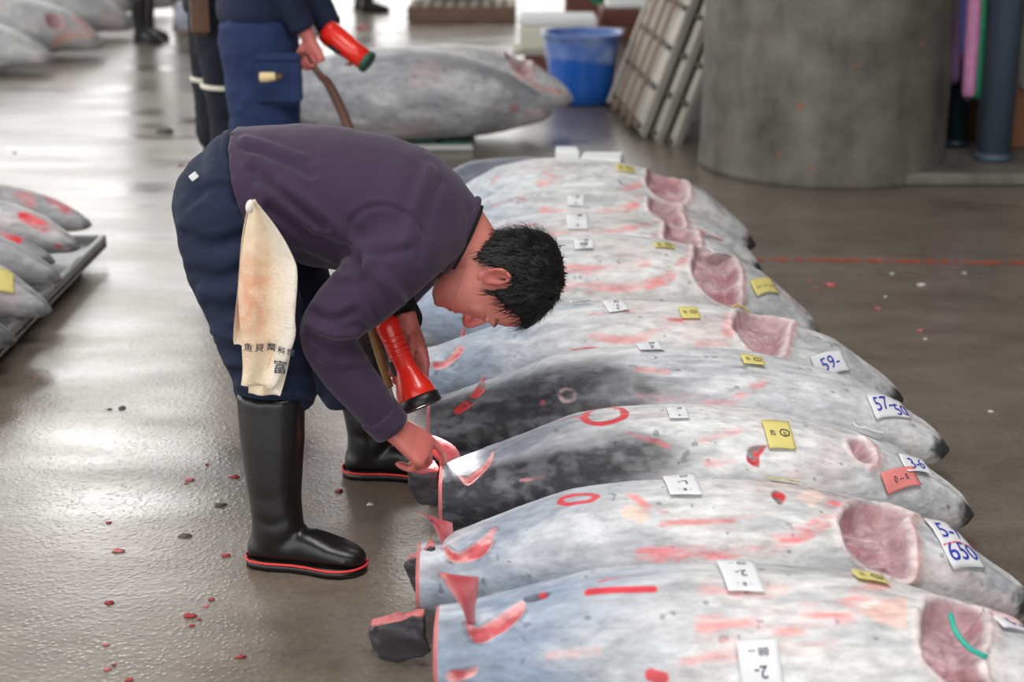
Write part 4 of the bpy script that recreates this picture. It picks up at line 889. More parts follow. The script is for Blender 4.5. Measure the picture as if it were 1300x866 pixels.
# towel hanging from the waistband: two folded layers
def towel():
    root = None
    def layer(L_, R_, n=40, m=26, Y0=3.235, seed=1, amp=.011):
        Lp = smooth_path(L_, 12); Rp = smooth_path(R_, 12); ti = np.linspace(0, 1, n); v = []
        for t in ti:
            a = Lp[int(round(t * (len(Lp) - 1)))]; b = Rp[int(round(t * (len(Rp) - 1)))]
            for j in range(m):
                k = j / (m - 1); v.append(a * (1 - k) + b * k)
        v = np.array(v); kk = np.tile(np.linspace(0, 1, m), n); tt = np.repeat(ti, m)
        fold = np.sin(kk * 8.5 + tt * 1.5 + seed) * amp * (.5 + .5 * np.sin(tt * 3)) + (noise(v, 14, seed, 3) - .5) * .012
        v[:, 1] += fold; th = .006; N = n * m
        vv = np.r_[v, v + V(0, th, 0)]; f = []
        for i in range(n - 1):
            for j in range(m - 1):
                a = i * m + j; qd = (a, a + m, a + m + 1, a + 1); f += [qd, tuple(x + N for x in qd[::-1])]
        rim = [i * m for i in range(n)] + [(n - 1) * m + j for j in range(1, m)] + [i * m + m - 1 for i in range(n - 2, -1, -1)] + [j for j in range(m - 2, 0, -1)]
        for i, a in enumerate(rim): b = rim[(i + 1) % len(rim)]; f.append((b, a, a + N, b + N))
        me = mesh_from('towel', vv, f); st = np.r_[kk, kk]; tq = np.r_[tt, tt]; nn = noise(vv, 9, seed + 7, 4); n3 = noise(vv, 70, seed, 3)
        base = np.tile(s2l((232, 222, 208)), (len(vv), 1))
        yl = (sstep(.35, .6, nn + .25 * (1 - np.abs(st - .35) * 2)) * .45 * (1 - .75 * sstep(.5, .8, st)))[:, None]; base = base * (1 - yl) + s2l((228, 202, 150)) * yl
        rd = (np.exp(-((tq - .52) / .26) ** 2) * (1 - sstep(.38, .70, st + (nn - .5) * .5)) * (.45 + .5 * sstep(.4, .6, n3)))[:, None] * .75; base = base * (1 - rd) + s2l((216, 140, 104)) * rd
        set_col(me, np.clip(base, 0, 1)); return me, v, n, m
    M['towel'] = mat_attr('stained_towelling', .95, .5, 240, .06, 60, .2, Sheen_Weight=.3)
    t = thing('towel', 'stained white towel with black lettering hanging from the bending man\'s waist', 'towel', P(330, 300, 3.235))
    Yt = 3.19
    meA, vA, n, m = layer(W(Yt, (319, 254), (312, 285), (305, 330), (302, 380), (306, 430), (308, 468), (306, 489)), W(Yt, (324, 254), (352, 290), (372, 325), (378, 350), (375, 400), (374, 432), (350, 493)), seed=2)
    A = add('towel_front', meA, M['towel'], t)
    meB, _, _, _ = layer(W(Yt + .02, (316, 256), (308, 300), (303, 360), (298, 405), (296, 430), (297, 438)), W(Yt + .02, (322, 258), (330, 300), (330, 360), (328, 400), (326, 430), (324, 440)), seed=5, n=26, m=12)
    B = add('towel_back_fold', meB, M['towel'], t)
    meC, _, _, _ = layer(W(Yt + .016, (330, 400), (322, 450), (316, 480), (315, 500)), W(Yt + .016, (374, 400), (370, 440), (362, 480), (356, 502)), seed=6, n=20, m=14)
    Cc = add('towel_tail', meC, M['towel'], t)
    k = add('towel_knot', ellipsoid(P(317, 262, Yt - .006), V(.009, 0, .004), V(0, .010, 0), V(0, 0, .014), 12, 8), M['towel'], t); set_col(k.data, np.tile(s2l((236, 226, 214)), (len(k.data.vertices), 1)))
    def wr(px, py): return P(px, py, Yt)
    from mathutils import kdtree
    kd = kdtree.KDTree(len(vA)); [kd.insert((p[0], 0, p[2]), i) for i, p in enumerate(vA)]; kd.balance()
    def write(txt, px, py, size, rot, bold=.0):
        tv, tf = text_data(txt, size, bold); c = wr(px, py); cs, sn = math.cos(rot), math.sin(rot); out = []
        for x, y, _ in tv:
            X = c[0] + x * cs - y * sn; Z = c[2] + (x * sn + y * cs); near = kd.find_n((X, 0, Z), 5); yy = min(vA[i][1] for _, i, _ in near)
            out.append((X, yy - .0022, Z))
        add('writing', (out, tf, False), M['ink'], A)
    for ch, px, py in (('\u9b5a', 316, 440), ('\u8c9d', 330, 441), ('\u985e', 344, 442), ('\u6599', 358, 444), ('\u7406', 370, 446)): write(ch, px, py, .0205 - .00007 * (px - 316), -.14, .0002)
    write('\u5bcc', 356, 466, .032, -.1, .0003)
towel()
# flashlight in his far hand
tb = P(488, 404, 3.50); th_ = P(536, 519, 3.42); ax = nrm(th_ - tb); TL = np.linalg.norm(th_ - tb)
torch = thing('flashlight', 'lit red flashlight held by the bending man, pointing at the tail flesh', 'flashlight', tb)
add('barrel', lathe([(.018, 0), (.027, .004), (.030, .02), (.029, .03), (.026, .05), (.026, TL * .55), (.028, TL * .58), (.034, TL * .66), (.044, TL * .78), (.047, TL * .86), (.046, TL * .88), (.02, TL * .88)], tb, 32, ax, True), M['torch_red'], torch)
add('bezel', lathe([(.046, TL * .87), (.050, TL * .88), (.051, TL * .97), (.048, TL * .985), (.042, TL * .985), (.040, TL * .96)], tb, 36, ax), M['black_plastic'], torch)
add('lens', lathe([(.0415, TL * .965), (.02, TL * .972), (.001, TL * .974)], tb, 32, ax, True), M['lit_lens'], torch)
add('switch', box(tb + ax * TL * .5 + nrm(np.cross(ax, V(0, 1, 0))) * -.024 + V(0, -.012, 0), .035, .016, .012, frame(ax, V(0, 1, 0)), .003), M['black_plastic'], torch)
for k in range(4):
    add('grip_ring', lathe([(.0262, TL * (.22 + k * .06)), (.0275, TL * (.225 + k * .06)), (.0275, TL * (.24 + k * .06)), (.0262, TL * (.245 + k * .06))], tb, 24, ax), M['torch_red'], torch)
sl = bpy.data.lights.new('torch_beam', 'SPOT'); sl.energy = 7; sl.spot_size = math.radians(70); sl.spot_blend = .7; sl.shadow_soft_size = .03; sl.color = (1, .95, .9)
so = bpy.data.objects.new('torch_beam', sl); C.objects.link(so); so.location = tuple(th_ + ax * .004); so.rotation_euler = Vector(ax).to_track_quat('-Z', 'Y').to_euler(); so.parent = torch; so.matrix_parent_inverse = Matrix.Translation(torch.location).inverted()
# wooden handle of a hand hook carried in the same hand
hk = thing('hand_hook', 'short hook with tan wooden handle held behind the red flashlight', 'hook', P(470, 396, 3.55))
add('handle', tube([P(466, 398, 3.56), P(474, 425, 3.55), P(486, 465, 3.53), P(495, 492, 3.52)], [.010, .011, .011, .009], n=12), M['wood'], hk)
add('hook_point', tube([P(495, 492, 3.52), P(499, 505, 3.52), P(505, 512, 3.52), P(511, 506, 3.52)], [.004, .004, .0035, .001], n=8), M['steel'], hk)
# ======================================================== people further back
def standing(name, label, base, yaw, hgt, jacket, trous, pose='stand', boots=True, stride=.10, trim=False, hands=None, legw=1.0, seed=1, waist=True):
    """whole figure facing yaw; hands: (right wrist, right dir, right palm, left ...) in local metres or None for hanging arms"""
    R = rotz(yaw); b = np.asarray(base, float); k = hgt / 1.70
    t = thing(name, label, 'person', base)
    def L(x, y, z): return b + R @ V(x * k, y * k, z * k)
    fx = R @ V(1, 0, 0); fy = R @ V(0, 1, 0); up = V(0, 0, 1)
    O = L(-.005, 0, 1.475); s_ = k * .98
    bd = head_pieces(O, up, fx, -fy, s_)
    bd.append(tube([L(-.02, 0, 1.36), L(-.015, 0, 1.44), L(.0, 0, 1.54), L(.005, 0, 1.58)], [.07 * k, .056 * k, .054 * k, .05 * k], ref=fy, n=16))
    bd.append(tube([L(0, 0, .86), L(0, 0, 1.0), L(-.01, 0, 1.2), L(-.015, 0, 1.36), L(-.02, 0, 1.43)], [.09 * k, .09 * k, .10 * k, .10 * k, .06 * k], [.14 * k, .13 * k, .15 * k, .17 * k, .07 * k], ref=fy, n=16))
    wrists = []
    for sg in (-1, 1):
        if hands: w, d, n, cu = hands[0 if sg < 0 else 1]; w = np.asarray(w, float)
        else: w = L(.06, .27 * sg, .80); d = nrm(R @ V(.15, 0, -1)); n = nrm(R @ V(0, -sg, 0)); cu = (.35, .5, .35)
        sh = L(-.02, .19 * sg, 1.38); mid = (sh + w) / 2; L1 = .29 * k; dd = np.linalg.norm(w - sh) / 2; bow = math.sqrt(max(L1 * L1 - dd * dd, .0004)); el_ = mid - fx * bow * .9 + fy * sg * bow * .35
        wrists.append((sh, el_, w, d)); bd.append(tube([sh, el_, w - d * .0], [.05 * k, .042 * k, .026 * k], n=12)); bd += hand(w, np.asarray(d, float), np.asarray(n, float), sg < 0, curl=cu, sc=1.05 * k)
    for sg in (-1, 1): bd.append(tube([L(0, .09 * sg, .88), L(sg * -stride * .4, .10 * sg, .47), L(-sg * stride, .11 * sg, .08)], [.08 * k, .055 * k, .04 * k], n=12))
    add('body', fuse('body', bd, .0065, 4), M['skin'], t); hair_piece(O, up, fx, -fy, s_, t, seed, 500)
    # trousers, jacket
    tp = [tube([L(0, 0, 1.02), L(0, 0, .95), L(-.005, 0, .86), L(0, 0, .80)], [.12 * k, .135 * k, .14 * k, .11 * k], [.175 * k, .19 * k, .195 * k, .15 * k], ref=fy, n=22)]
    for sg in (-1, 1):
        tp.append(tube([L(0, .09 * sg, .88), L(-sg * stride * .3, .10 * sg, .65), L(-sg * stride * .6, .105 * sg, .47), L(-sg * stride * .8 - .01, .11 * sg, .38), L(-sg * stride * .9, .11 * sg, .33)], [.125 * k * legw, .118 * k * legw, .105 * k * legw, .098 * k * legw, .08 * k], [.11 * k * legw, .108 * k * legw, .10 * k * legw, .095 * k * legw, .08 * k], ref=fy, n=20))
    me = fuse('trousers', tp, .011, 5); rumple(me, .016, 7, seed, (1, 1, 1.6)); rumple(me, .006, 18, seed + 1, (1, 1, 1.6)); tro = add('trousers', me, M[trous], t)
    jp = [tube([L(0, 0, .88), L(0, 0, .93), L(0, 0, 1.1), L(-.01, 0, 1.28), L(-.015, 0, 1.39), L(-.02, 0, 1.45)], [.15 * k, .155 * k, .135 * k, .14 * k, .11 * k, .07 * k], [.205 * k, .21 * k, .195 * k, .205 * k, .18 * k, .085 * k], ref=fy, n=26)]
    for sh, el_, w, d in wrists: jp.append(tube([sh - fy * 0, (sh + el_) / 2, el_, (el_ + w) / 2, w - nrm(w - el_) * .03], [.085 * k, .078 * k, .068 * k, .06 * k, .05 * k], n=18))
    me = fuse('jacket', jp, .011, 5); rumple(me, .009, 9, seed + 3, (1, 1, 1.4)); add('jacket', me, M[jacket], t)
    if boots:
        for sg in (-1, 1):
            hb = L(-sg * stride - .07, .11 * sg, 0); boot(t, (hb[0], hb[1], 0), yaw, top=.36, scale=k, trim=trim)
    return t, L, tro
# worker in blue, standing behind the bent man; holds a red lamp and a hook shaft
BB = G(343, 312); yB = BB[1]
hr_w = P(391, 46, yB - .16); dB = nrm(V(.30, 0, -.95)); nB_ = nrm(V(-.55, -.80, -.2)); nB_ = nrm(nB_ - dB * np.dot(dB, nB_)); gB = hr_w + dB * .10 + nB_ * .034
hl_w = P(424, 44, yB + .02)
B, LB, trB = standing('person', 'standing worker in blue work trousers and dark jacket holding red lamp', BB, 0.0, 1.74, 'navy', 'blue', stride=.05, legw=1.18, seed=5,
    hands=((hr_w, dB, nB_, (1.05, 1.2, .8)), (hl_w, nrm(V(.75, -.1, -.6)), V(-.4, -.9, -.3), (.6, .8, .6))))
# cargo pocket and the tool in it
pkc = P(352, 105, yB - .27)
add('cargo_pocket', box(pkc + V(0, .045, 0), .17, .05, .19, frame(V(1, 0, 0), V(0, 1, 0)), .024), M['blue'], trB)
add('pocket_flap', box(pkc + V(0, .042, .085), .172, .05, .04, None, .016), M['blue'], trB)
kn = thing('pocket_knife', 'cream handled tool poking out of the blue trouser pocket', 'tool', P(345, 97, yB - .31))
add('handle', tube([P(330, 98, yB - .31), P(338, 98, yB - .31), P(350, 97, yB - .31)], [.018, .019, .015], n=12), M['bone'], kn); add('ferrule', tube([P(349, 97, yB - .31), P(358, 98, yB - .31)], [.013, .012], n=12), M['leather'], kn)
# his lamp
l0 = P(413, 38, yB - .03); l1 = P(468, 80, yB - .10); la = nrm(l1 - l0); LL = np.linalg.norm(l1 - l0)
lamp = thing('flashlight', 'red flashlight with dark end ring held by the standing blue worker', 'flashlight', l0)
add('barrel', lathe([(.02, 0), (.046, .006), (.05, .03), (.046, LL * .45), (.042, LL * .6), (.040, LL * .93), (.02, LL * .935)], l0, 28, la, True), M['torch_red'], lamp)
add('end_ring', lathe([(.040, LL * .92), (.044, LL * .93), (.044, LL), (.03, LL * 1.01), (.001, LL * 1.01)], l0, 28, la, True), M['green'], lamp)
add('switch', box(l0 + la * LL * .35 + V(-.02, -.035, -.025), .05, .02, .02, frame(la, V(0, 1, 0)), .004), M['black_plastic'], lamp)
hk2 = thing('tuna_hook', 'brown wooden hook shaft in the fist of the standing blue worker', 'hook', gB)
add('handle', tube([gB + V(-.05, .02, .035), gB, gB + V(.035, .0, -.045), P(418, 108, yB - .17), P(438, 150, yB - .17), P(446, 178, yB - .18)], [.012, .012, .014, .018, .02, .021], n=12), M['brown_wood'], hk2)
add('hook_point', tube([P(446, 178, yB - .18), P(452, 200, yB - .18), P(462, 208, yB - .18), P(470, 200, yB - .18)], [.008, .007, .006, .002], n=8), M['steel'], hk2)
# worker in black behind him
CB = G(296, 284); Cm, LC, trC = standing('person', 'worker in black trousers with pale knee band, behind the blue one', CB, .25, 1.72, 'darknavy', 'darknavy', stride=.03, seed=8)
for sg in (-1, 1):
    add('reflective_band', ringtube(LC(-sg * .014, .104 * sg, .60), V(.114, 0, 0), V(0, .112, 0), .011, 28), M['cream'], trC)
hol = add('holster', box(LC(-.10, -.225, .90), .07, .06, .17, rotz(.25), .015), M['leather'], Cm)
standing('person', 'far worker in grey trousers and black boots beside piled tuna', G(184, 52), -.5, 1.7, 'darknavy', 'grey_cloth', stride=.06, seed=11)
standing('person', 'far worker in black standing left of the dark-trousered man', G(236, 38), .3, 1.7, 'black_cloth', 'black_cloth', stride=.03, seed=13)
standing('person', 'farthest worker at the top edge, one black shoe showing', G(462, 14), 0, 1.7, 'darknavy', 'black_cloth', stride=.04, seed=17)
# ---------------------------------------------------------------- tuna further back
def far_fish(x0, x1, y, T, W, label, group, seed, z0=0, strokes=(), cuts=(), dy=0, nu=150, nt=80, **kw):
    f = Fish(x0, x1, y + dy, y, T, W, nu, nt, z0, nose_z=kw.pop('nose_z', .09)); d = dict(pale, seed=seed, strokes=strokes, cuts=cuts); d.update(kw)
    f.build('frozen_tuna', label, group, d); return f
GM = 'tuna pair on the low pallet'
yM = 8.2
def at(px, py, Y): return P(px, py, Y)[0]
m1 = far_fish(at(345, 120, yM), at(702, 140, yM), yM, .47, .50, 'big grey tuna on low pallet behind the bent man\'s back', GM, 101, .06, nose_z=.14, tail=(150, 152, 157), mid=(158, 160, 165), head=(142, 144, 150), jaw=(100, 98, 100), jaw_amt=.6, strokes=[([(648, 138), (658, 138)], .016, RED, .7, .2), ([(505, 133), (550, 134)], .008, (120, 110, 110), .5, .3)])
m2 = far_fish(at(440, 110, yM + .54), at(727, 122, yM + .54), yM + .54, .42, .46, 'grey tuna lying behind the big one, near the blue pail', GM, 103, .06, nose_z=.115, jaw=(130, 122, 126), jaw_amt=.6, strokes=[([(655, 95), (690, 112), (715, 118)], .016, SMEAR, .6, .4)], cuts=[('gill', [(.72, 1.1), (.70, 1.8), (.74, 2.4), (.80, 2.6), (.81, 1.9), (.80, 1.1)], .04)])
def pallet(name, label, cx, cy, lx, ly, z, mtop, mside, group=None, nslat=7, h=.085):
    t = thing(name, label, 'pallet', (cx, cy, z), group)
    for i in range(nslat):
        add('board', box((cx - lx / 2 + (i + .5) * lx / nslat, cy, z + h - .011), lx / nslat - .03, ly, .022, None, .004), mtop, t)
    for k in (-.5, 0, .5):
        add('runner', box((cx, cy + k * (ly - .08), z + h - .022 - (h - .024) / 2), lx, .08, h - .026, None, .006), mside, t)
    return t
pallet('pallet', 'low pallet with dark boards and white runners under grey tuna pair', at(450, 185, yM), yM + .42, 1.25, 1.0, 0, M['green'], M['crate'], h=.058)
GL = 'tuna lying in the far left corner'
far_fish(-5.0, at(71, 78, 10.95), 10.95, .42, .46, 'grey tuna at left edge, nearest of the far left pile', GL, 111, jaw_amt=.4)
far_fish(-4.9, at(134, 70, 11.75), 11.75, .50, .52, 'tuna with open gill hole and red smears at far left', GL, 113, jaw_amt=.4, strokes=[([(66, 62), (80, 48), (120, 44)], .03, (232, 150, 110), .7, .2), ([(96, 22), (108, 32)], .05, (230, 110, 104), .8, .2)], cuts=[('gill', [('p', 58, 18), ('p', 60, 32), ('p', 76, 38), ('p', 80, 28), ('p', 72, 18)], .04)])
far_fish(-4.8, at(170, 38, 12.9), 12.9, .52, .54, 'tuna with pink gill hole behind the far left pair', GL, 117, jaw_amt=.4, cuts=[('gill', [(.66, 1.3), (.65, 1.9), (.70, 2.4), (.76, 2.3), (.77, 1.4)], .05)])
far_fish(-4.6, at(222, 12, 14.6), 14.6, .5, .52, 'far tuna at the top edge behind the grey-trousered worker', GL, 119, jaw_amt=.4)
f5 = far_fish(at(227, 45, 12.45), at(410, 45, 12.45), 12.45, .46, .46, 'tuna with red sawn tail seen left of the dark trousers', GL, 121, strokes=[([(232, 50), (240, 52)], .05, (226, 84, 92), .9, 0)], cutlabel='red sawn tail face')
ff = far_fish(at(502, 10, 14.3), at(668, 8, 14.3), 14.3, .40, .42, 'far tuna with a red stripe on a slatted pallet at top', GL, 123, .16, strokes=[([(565, 5), (608, 3)], .03, RED, .8, .2)], tail=(96, 86, 96))
pallet('pallet', 'far wooden pallet under the red-striped tuna', at(588, 20, 14.3), 14.3, .95, .8, 0, M['palewood'], M['brownslat'], nslat=9, h=.15)
# ---- tray of small tuna at the left
tr0, tr1 = G(135, 316, .05), G(-8, 462, .05)
ZT = .075
def tray():
    x1 = (tr0[0] + tr1[0]) / 2; y0, y1 = tr1[1] - .55, tr0[1] + .02; x0 = x1 - 1.5
    t = thing('metal_tray', 'dull metal tray with raised rim under small tuna at left', 'tray', ((x0 + x1) / 2, (y0 + y1) / 2, 0))
    add('tray_floor', box(((x0 + x1) / 2, (y0 + y1) / 2, ZT - .012), x1 - x0, y1 - y0, .02), M['tray'], t)
    for c, sx, sy in (((x1 - .012, (y0 + y1) / 2), .024, y1 - y0), ((x0 + .012, (y0 + y1) / 2), .024, y1 - y0), (((x0 + x1) / 2, y1 - .012), x1 - x0 - .05, .024), (((x0 + x1) / 2, y0 + .012), x1 - x0 - .05, .024)):
        add('rim', box((c[0], c[1], ZT + .006), sx, sy, .045, None, .006), M['tray'], t)
    for yy in (y0 + .12, (y0 + y1) / 2, y1 - .16): add('foot', box((x1 - .12, yy, .028), .10, .08, .056, None, .006), M['black_plastic'], t)
    return x1
xt = tray()
GT = 'small tuna on the metal tray'
def small(px, py, T, W, label, seed, dx=.95, **kw):
    p = G(px, py, kw.get('z0', ZT) + .06); x1 = p[0]; y = p[1]
    jd = kw.pop('jaw_amt', .6)
    return Fish(x1 - dx, x1, y + .18, y, T * 1.15, W, 150, 80, kw.pop('z0', ZT - .001), nose_z=.055), dict(pale, seed=seed, jaw_amt=jd, mid=(176, 172, 176), head=(158, 158, 162), **kw)
def mk(spec, label, grp=GT):
    F, d = spec; 
    F.build('small_tuna', label, grp, d); return F
RB = (236, 62, 70)
mk(small(116, 284, .19, .20, '', 201, z0=.002, strokes=[([(62, 252), (86, 266)], .028, RB, .85, .3), ([(25, 245), (40, 258)], .03, SMEAR, .6, .3)]), 'small tuna beyond the tray corner, dark nose, red dab', 'small tuna at the left edge')
mk(small(102, 312, .21, .20, '', 203, strokes=[([(30, 274), (56, 288)], .026, RB, .9, .1), ([(72, 312), (90, 326)], .016, RB, .6, .4)]), 'farthest small tuna on the metal tray, red stripe on back')
mk(small(70, 330, .18, .17, '', 205, strokes=[([(2, 302), (18, 308), (28, 298)], .022, RB, .9, .1), ([(6, 296), (24, 304)], .014, RB, .7, .3)]), 'second small tuna on the tray with red crooked mark')
mk(small(79, 352, .21, .19, '', 207), 'plain grey small tuna in the middle of the tray')
fy = small(66, 392, .23, .22, '', 209); FY = mk(fy, 'small tuna with yellow tag on the metal tray')
FY.tag_piece('yellow_tag', 'yellow paper tag', (6, 356), .06, .07, M['yellow_paper'], .2)
mk(small(21, 430, .20, .19, '', 211, dark=[((44, 46, 52), .6, 1.2, -.3, 6.3, .9)]), 'dark nosed small tuna nearest to the camera on the tray')
# ---- pail, foam box and clutter by the pillar
pc = G(738, 130); pr = 52 / 218
def pail():
    t = thing('blue_pail', 'blue plastic pail lined with a clear bag beside leaning pallets', 'pail', pc)
    h = .43; r0, r1 = .185, .235
    add('pail_body', lathe([(.001, .004), (r0 * .9, .002), (r0, .012), (r0 + .01, .1), (r1 - .012, h - .06), (r1 - .01, h - .05), (r1, h - .045), (r1 + .003, h - .012), (r1 + .016, h - .008), (r1 + .016, h), (r1, h), (r1 - .016, h - .02), (r0 - .004, .03), (.001, .022)], pc, 56), M['pail'], t)
    # bag: folded over the rim, uneven hem
    n = 96; prof = [(-.14, .0), (-.05, .004), (.0, .012), (.012, .02), (.004, .026), (-.06, .022), (-.12, .02), (-.17, .017)]
    v = []; tt = np.linspace(0, 2 * math.pi, n, endpoint=False)
    for k, (dz, dr) in enumerate(prof):
        for j, a in enumerate(tt):
            w = noise(np.array([[math.cos(a) * .7, math.sin(a) * .7, k * .12]]), 2.5, 4, 3)[0]; inner = k < 3
            low = dz * (1.0 if inner else (.35 + 1.1 * w)); r = (r1 - .01 + (dz * .1)) + (dr - (.02 if inner else 0)) + (w - .5) * .024 * (1 if k != 3 else .4)
            r = (r1 - .03 + dz * .12 + (w - .5) * .02) if inner else r1 + .018 + dr * .2 + low * .13 + (w - .3) * .012
            v.append((pc[0] + r * math.cos(a), pc[1] + r * math.sin(a), h + low + (w - .5) * .02))
    f = [(k * n + j, k * n + (j + 1) % n, (k + 1) * n + (j + 1) % n, (k + 1) * n + j) for k in range(len(prof) - 1) for j in range(n)]
    o = add('bag_liner', (v, f), M['film'], t); o['label'] = 'clear plastic bag folded over the rim'
pail()
fbY = 10.6
fc = P(698, 58, fbY)
st = thing('dark_crate', 'dark crate standing under the cream foam box', 'crate', (fc[0] + .06, fbY + .1, 0))
ztop = P(690, 70, fbY - .1)[2]
cw = .46
for s1 in (-1, 1): add('side_board', box((fc[0] + .06, fbY + .1 + s1 * .16, ztop / 2), cw, .02, ztop - .01, None, .004), M['redwood'], st); add('end_board', box((fc[0] + .06 + s1 * (cw / 2 - .012), fbY + .1, ztop / 2), .02, .30, ztop - .01, None, .004), M['redwood'], st)
add('lid_board', box((fc[0] + .03, fbY + .1, ztop + .01), cw + .1, .38, .03, None, .005), M['palewood'], st)
fb = thing('foam_box', 'cream foam box with lid on dark crate behind blue pail', 'box', (fc[0] + .05, fbY + .1, ztop + .026))
zt2 = P(690, 22, fbY - .05)[2]; hh = max(.12, zt2 - ztop - .026)
add('box_body', box((fc[0] + .05, fbY + .1, ztop + .027 + hh * .37), .50, .36, hh * .74, None, .012), M['cream'], fb); add('box_lid', box((fc[0] + .05, fbY + .1, ztop + .027 + hh * .87), .52, .38, hh * .25, None, .012), M['foam'], fb)
# leaning slatted panels
b0, b1 = G(776, 134), G(820, 188)
def panel(k, label, grp='wooden slatted panels leaning on the pillar'):
    eA = nrm(b1 - b0); LA = np.linalg.norm(b1 - b0) * .80; up = nrm(V(.34, .06, .94)); up = nrm(up - eA * np.dot(up, eA)); nn = np.cross(eA, up)
    if nn[0] > 0: nn = -nn
    o0 = b0 + eA * .02 - nn * (.075 * k) + eA * (.10 * k) + V(0, 0, .02); Hh = 1.45 - .03 * k
    t = thing('slatted_panel', label, 'pallet', o0, grp)
    R = np.stack([eA, up, nn], 1)
    def bar(nm, a0, a1, u0, u1, d0, d1, m):
        c = o0 + eA * (a0 + a1) / 2 + up * (u0 + u1) / 2 + nn * (d0 + d1) / 2; add(nm, box(c, abs(a1 - a0), abs(u1 - u0), abs(d1 - d0), R, .004), m, t)
    for i in range(5): bar('board', LA * i / 5 + .006, LA * (i + 1) / 5 - .006, .02, Hh - .02, -.012, .006, M['palewood'])
    for j in range(7): u = .05 + (Hh - .12) * j / 6; bar('cross_slat', 0, LA, u - .014, u + .014, .006, .026, M['darkslat'])
    for i, a in enumerate((.05, .30, .55, .78)): bar('rail', LA * a - .018, LA * a + .018, 0, Hh, .022, .040, M['palewood'] if i == 0 else M['brownslat'])
    bar('edge_rail', LA - .05, LA, 0, Hh, -.045, -.012, M['greyboard']); bar('edge_rail', 0, .05, 0, Hh, -.045, -.012, M['greyboard'])
for k, lb in enumerate(('front slatted panel facing the pail, leaning on the pillar', 'second slatted panel, leaning behind the front one', 'innermost slatted panel, leaning against the pillar')): panel(k, lb)
# reddish stool with a white lid, green cloth and dark crates behind the pail
sY = 10.9; sc_ = P(793, 26, sY)
stl = thing('wooden_stool', 'reddish wooden stool behind the leaning slatted panel', 'stool', (sc_[0], sY, 0)); zs = P(793, 10, sY)[2]
add('seat', box((sc_[0], sY, zs - .05), .34, .34, .12, None, .01), M['redwood'], stl)
for sx in (-1, 1):
    for sy in (-1, 1): add('leg', box((sc_[0] + sx * .13, sY + sy * .13, (zs - .11) / 2), .05, .05, zs - .112, None, .006), M['redwood'], stl)
tag(add('foam_tray', box((sc_[0] + .02, sY, zs + .031), .30, .30, .04, None, .01), M['foam']), 'white foam tray lying on the reddish stool', 'tray')
gx = P(752, 25, 12.6)
def stack_box(name, c, sx, sy, sz, m, label, cat, lid=None, rz=0):
    t = thing(name, label, cat, (c[0], c[1], c[2])); R = rotz(rz)
    add('box_body', box(np.array(c) + V(0, 0, sz * .46), sx, sy, sz * .92, R, .012), m, t); add('box_lid', box(np.array(c) + V(0, 0, sz * .95), sx * 1.04, sy * 1.04, sz * .1, R, .008), lid or m, t); return t
stack_box('brown_crate', (P(766, 40, 12.9)[0], 12.9, .001), .62, .5, .66, M['redwood'], 'brown crate behind the blue pail at the top edge', 'crate')
def hanging(name, pts, r, m, label, grp=None, cat='rope'): return tag(add(name, tube(pts, r, n=10), m), label, cat, grp)
hx_ = P(766, 40, 12.9)[0]
hanging('green_hose', [V(hx_ + .05, 12.9, .715), V(hx_ - .12, 12.72, .72), V(hx_ - .16, 12.61, .66), V(hx_ - .15, 12.60, .45), V(hx_ - .05, 12.60, .30), V(hx_ + .12, 12.60, .26)], .035, M['greennet'], 'green hose draped over the brown crate', cat='hose')
# right of the pillar: pipes, cords and cartons
pp = G(1262, 222)
def pipe(x, y, r, m, label):
    t = thing('standing_pipe', label, 'pipe', (x, y, .06)); add('pipe_shaft', lathe([(r, .005), (r, 6.1)], (x, y, .06), 32, None, True), m, t)
    add('collar', lathe([(r + .001, .0), (r + .008, .0), (r + .008, .03), (r + .001, .035)], (x, y, .062), 32), m, t)
pipe(pp[0] + .01, pp[1] + .08, .082, M['pipe'], 'blue-grey standing pipe right of the concrete pillar'); pipe(pp[0] - .085, pp[1] + .42, .06, M['tealpipe'], 'dark teal pipe just behind the blue-grey one')
cz = pp[1] + .14
def cord(x0, x1, y_top, y_bot, m, label, r=.03):
    z = cz + rnd.random() * .05; hanging('hanging_cord', [P(x0, y_top, z), P((x0 * 2 + x1) / 3 + 3, y_top * .6 + y_bot * .4, z), P(x1, y_bot - 10, z), P(x1 - 2, y_bot, z + .01)], [r, r * 1.1, r, r * .6], m, label, 'coloured cords hanging beside the pillar')
cord(1206, 1211, -160, 100, M['purplenet'], 'purple cord hanging nearest the pillar', .032)
cord(1217, 1222, -160, 66, M['bluenet'], 'blue cord between the purple and red cords', .026); cord(1222, 1219, -160, 70, M['rednet'], 'red-tipped cord between blue and pink cords', .022)
cord(1239, 1230, -160, 118, M['pinknet'], 'pink cord left of the green one', .034); cord(1247, 1241, -160, 120, M['greennet'], 'green cord next to the pipe', .03)
def hang_rail():
    t = tag(add('cord_rail', tube([P(1180, -165, cz + .07), P(1300, -165, cz + .07)], .03, n=12), M['tealpipe']), 'dark rail that carries the coloured cords', 'rail')
hang_rail()
stack_box('carton', (2.62, 8.05, .061), .34, .34, .30, M['card'], 'brown carton on the step right of the blue-grey pipe', 'carton')
stack_box('grey_case', (2.72, 8.0, .362), .36, .3, .45, M['greybox'], 'grey case stacked on the brown carton', 'case'); stack_box('orange_carton', (2.74, 8.0, .814), .36, .3, .22, M['orange'], 'orange carton on top of the grey case', 'carton')
stack_box('carton', (2.28, 8.42, .001), .36, .3, .42, M['card'], 'brown carton in the gap behind the teal pipe', 'carton')
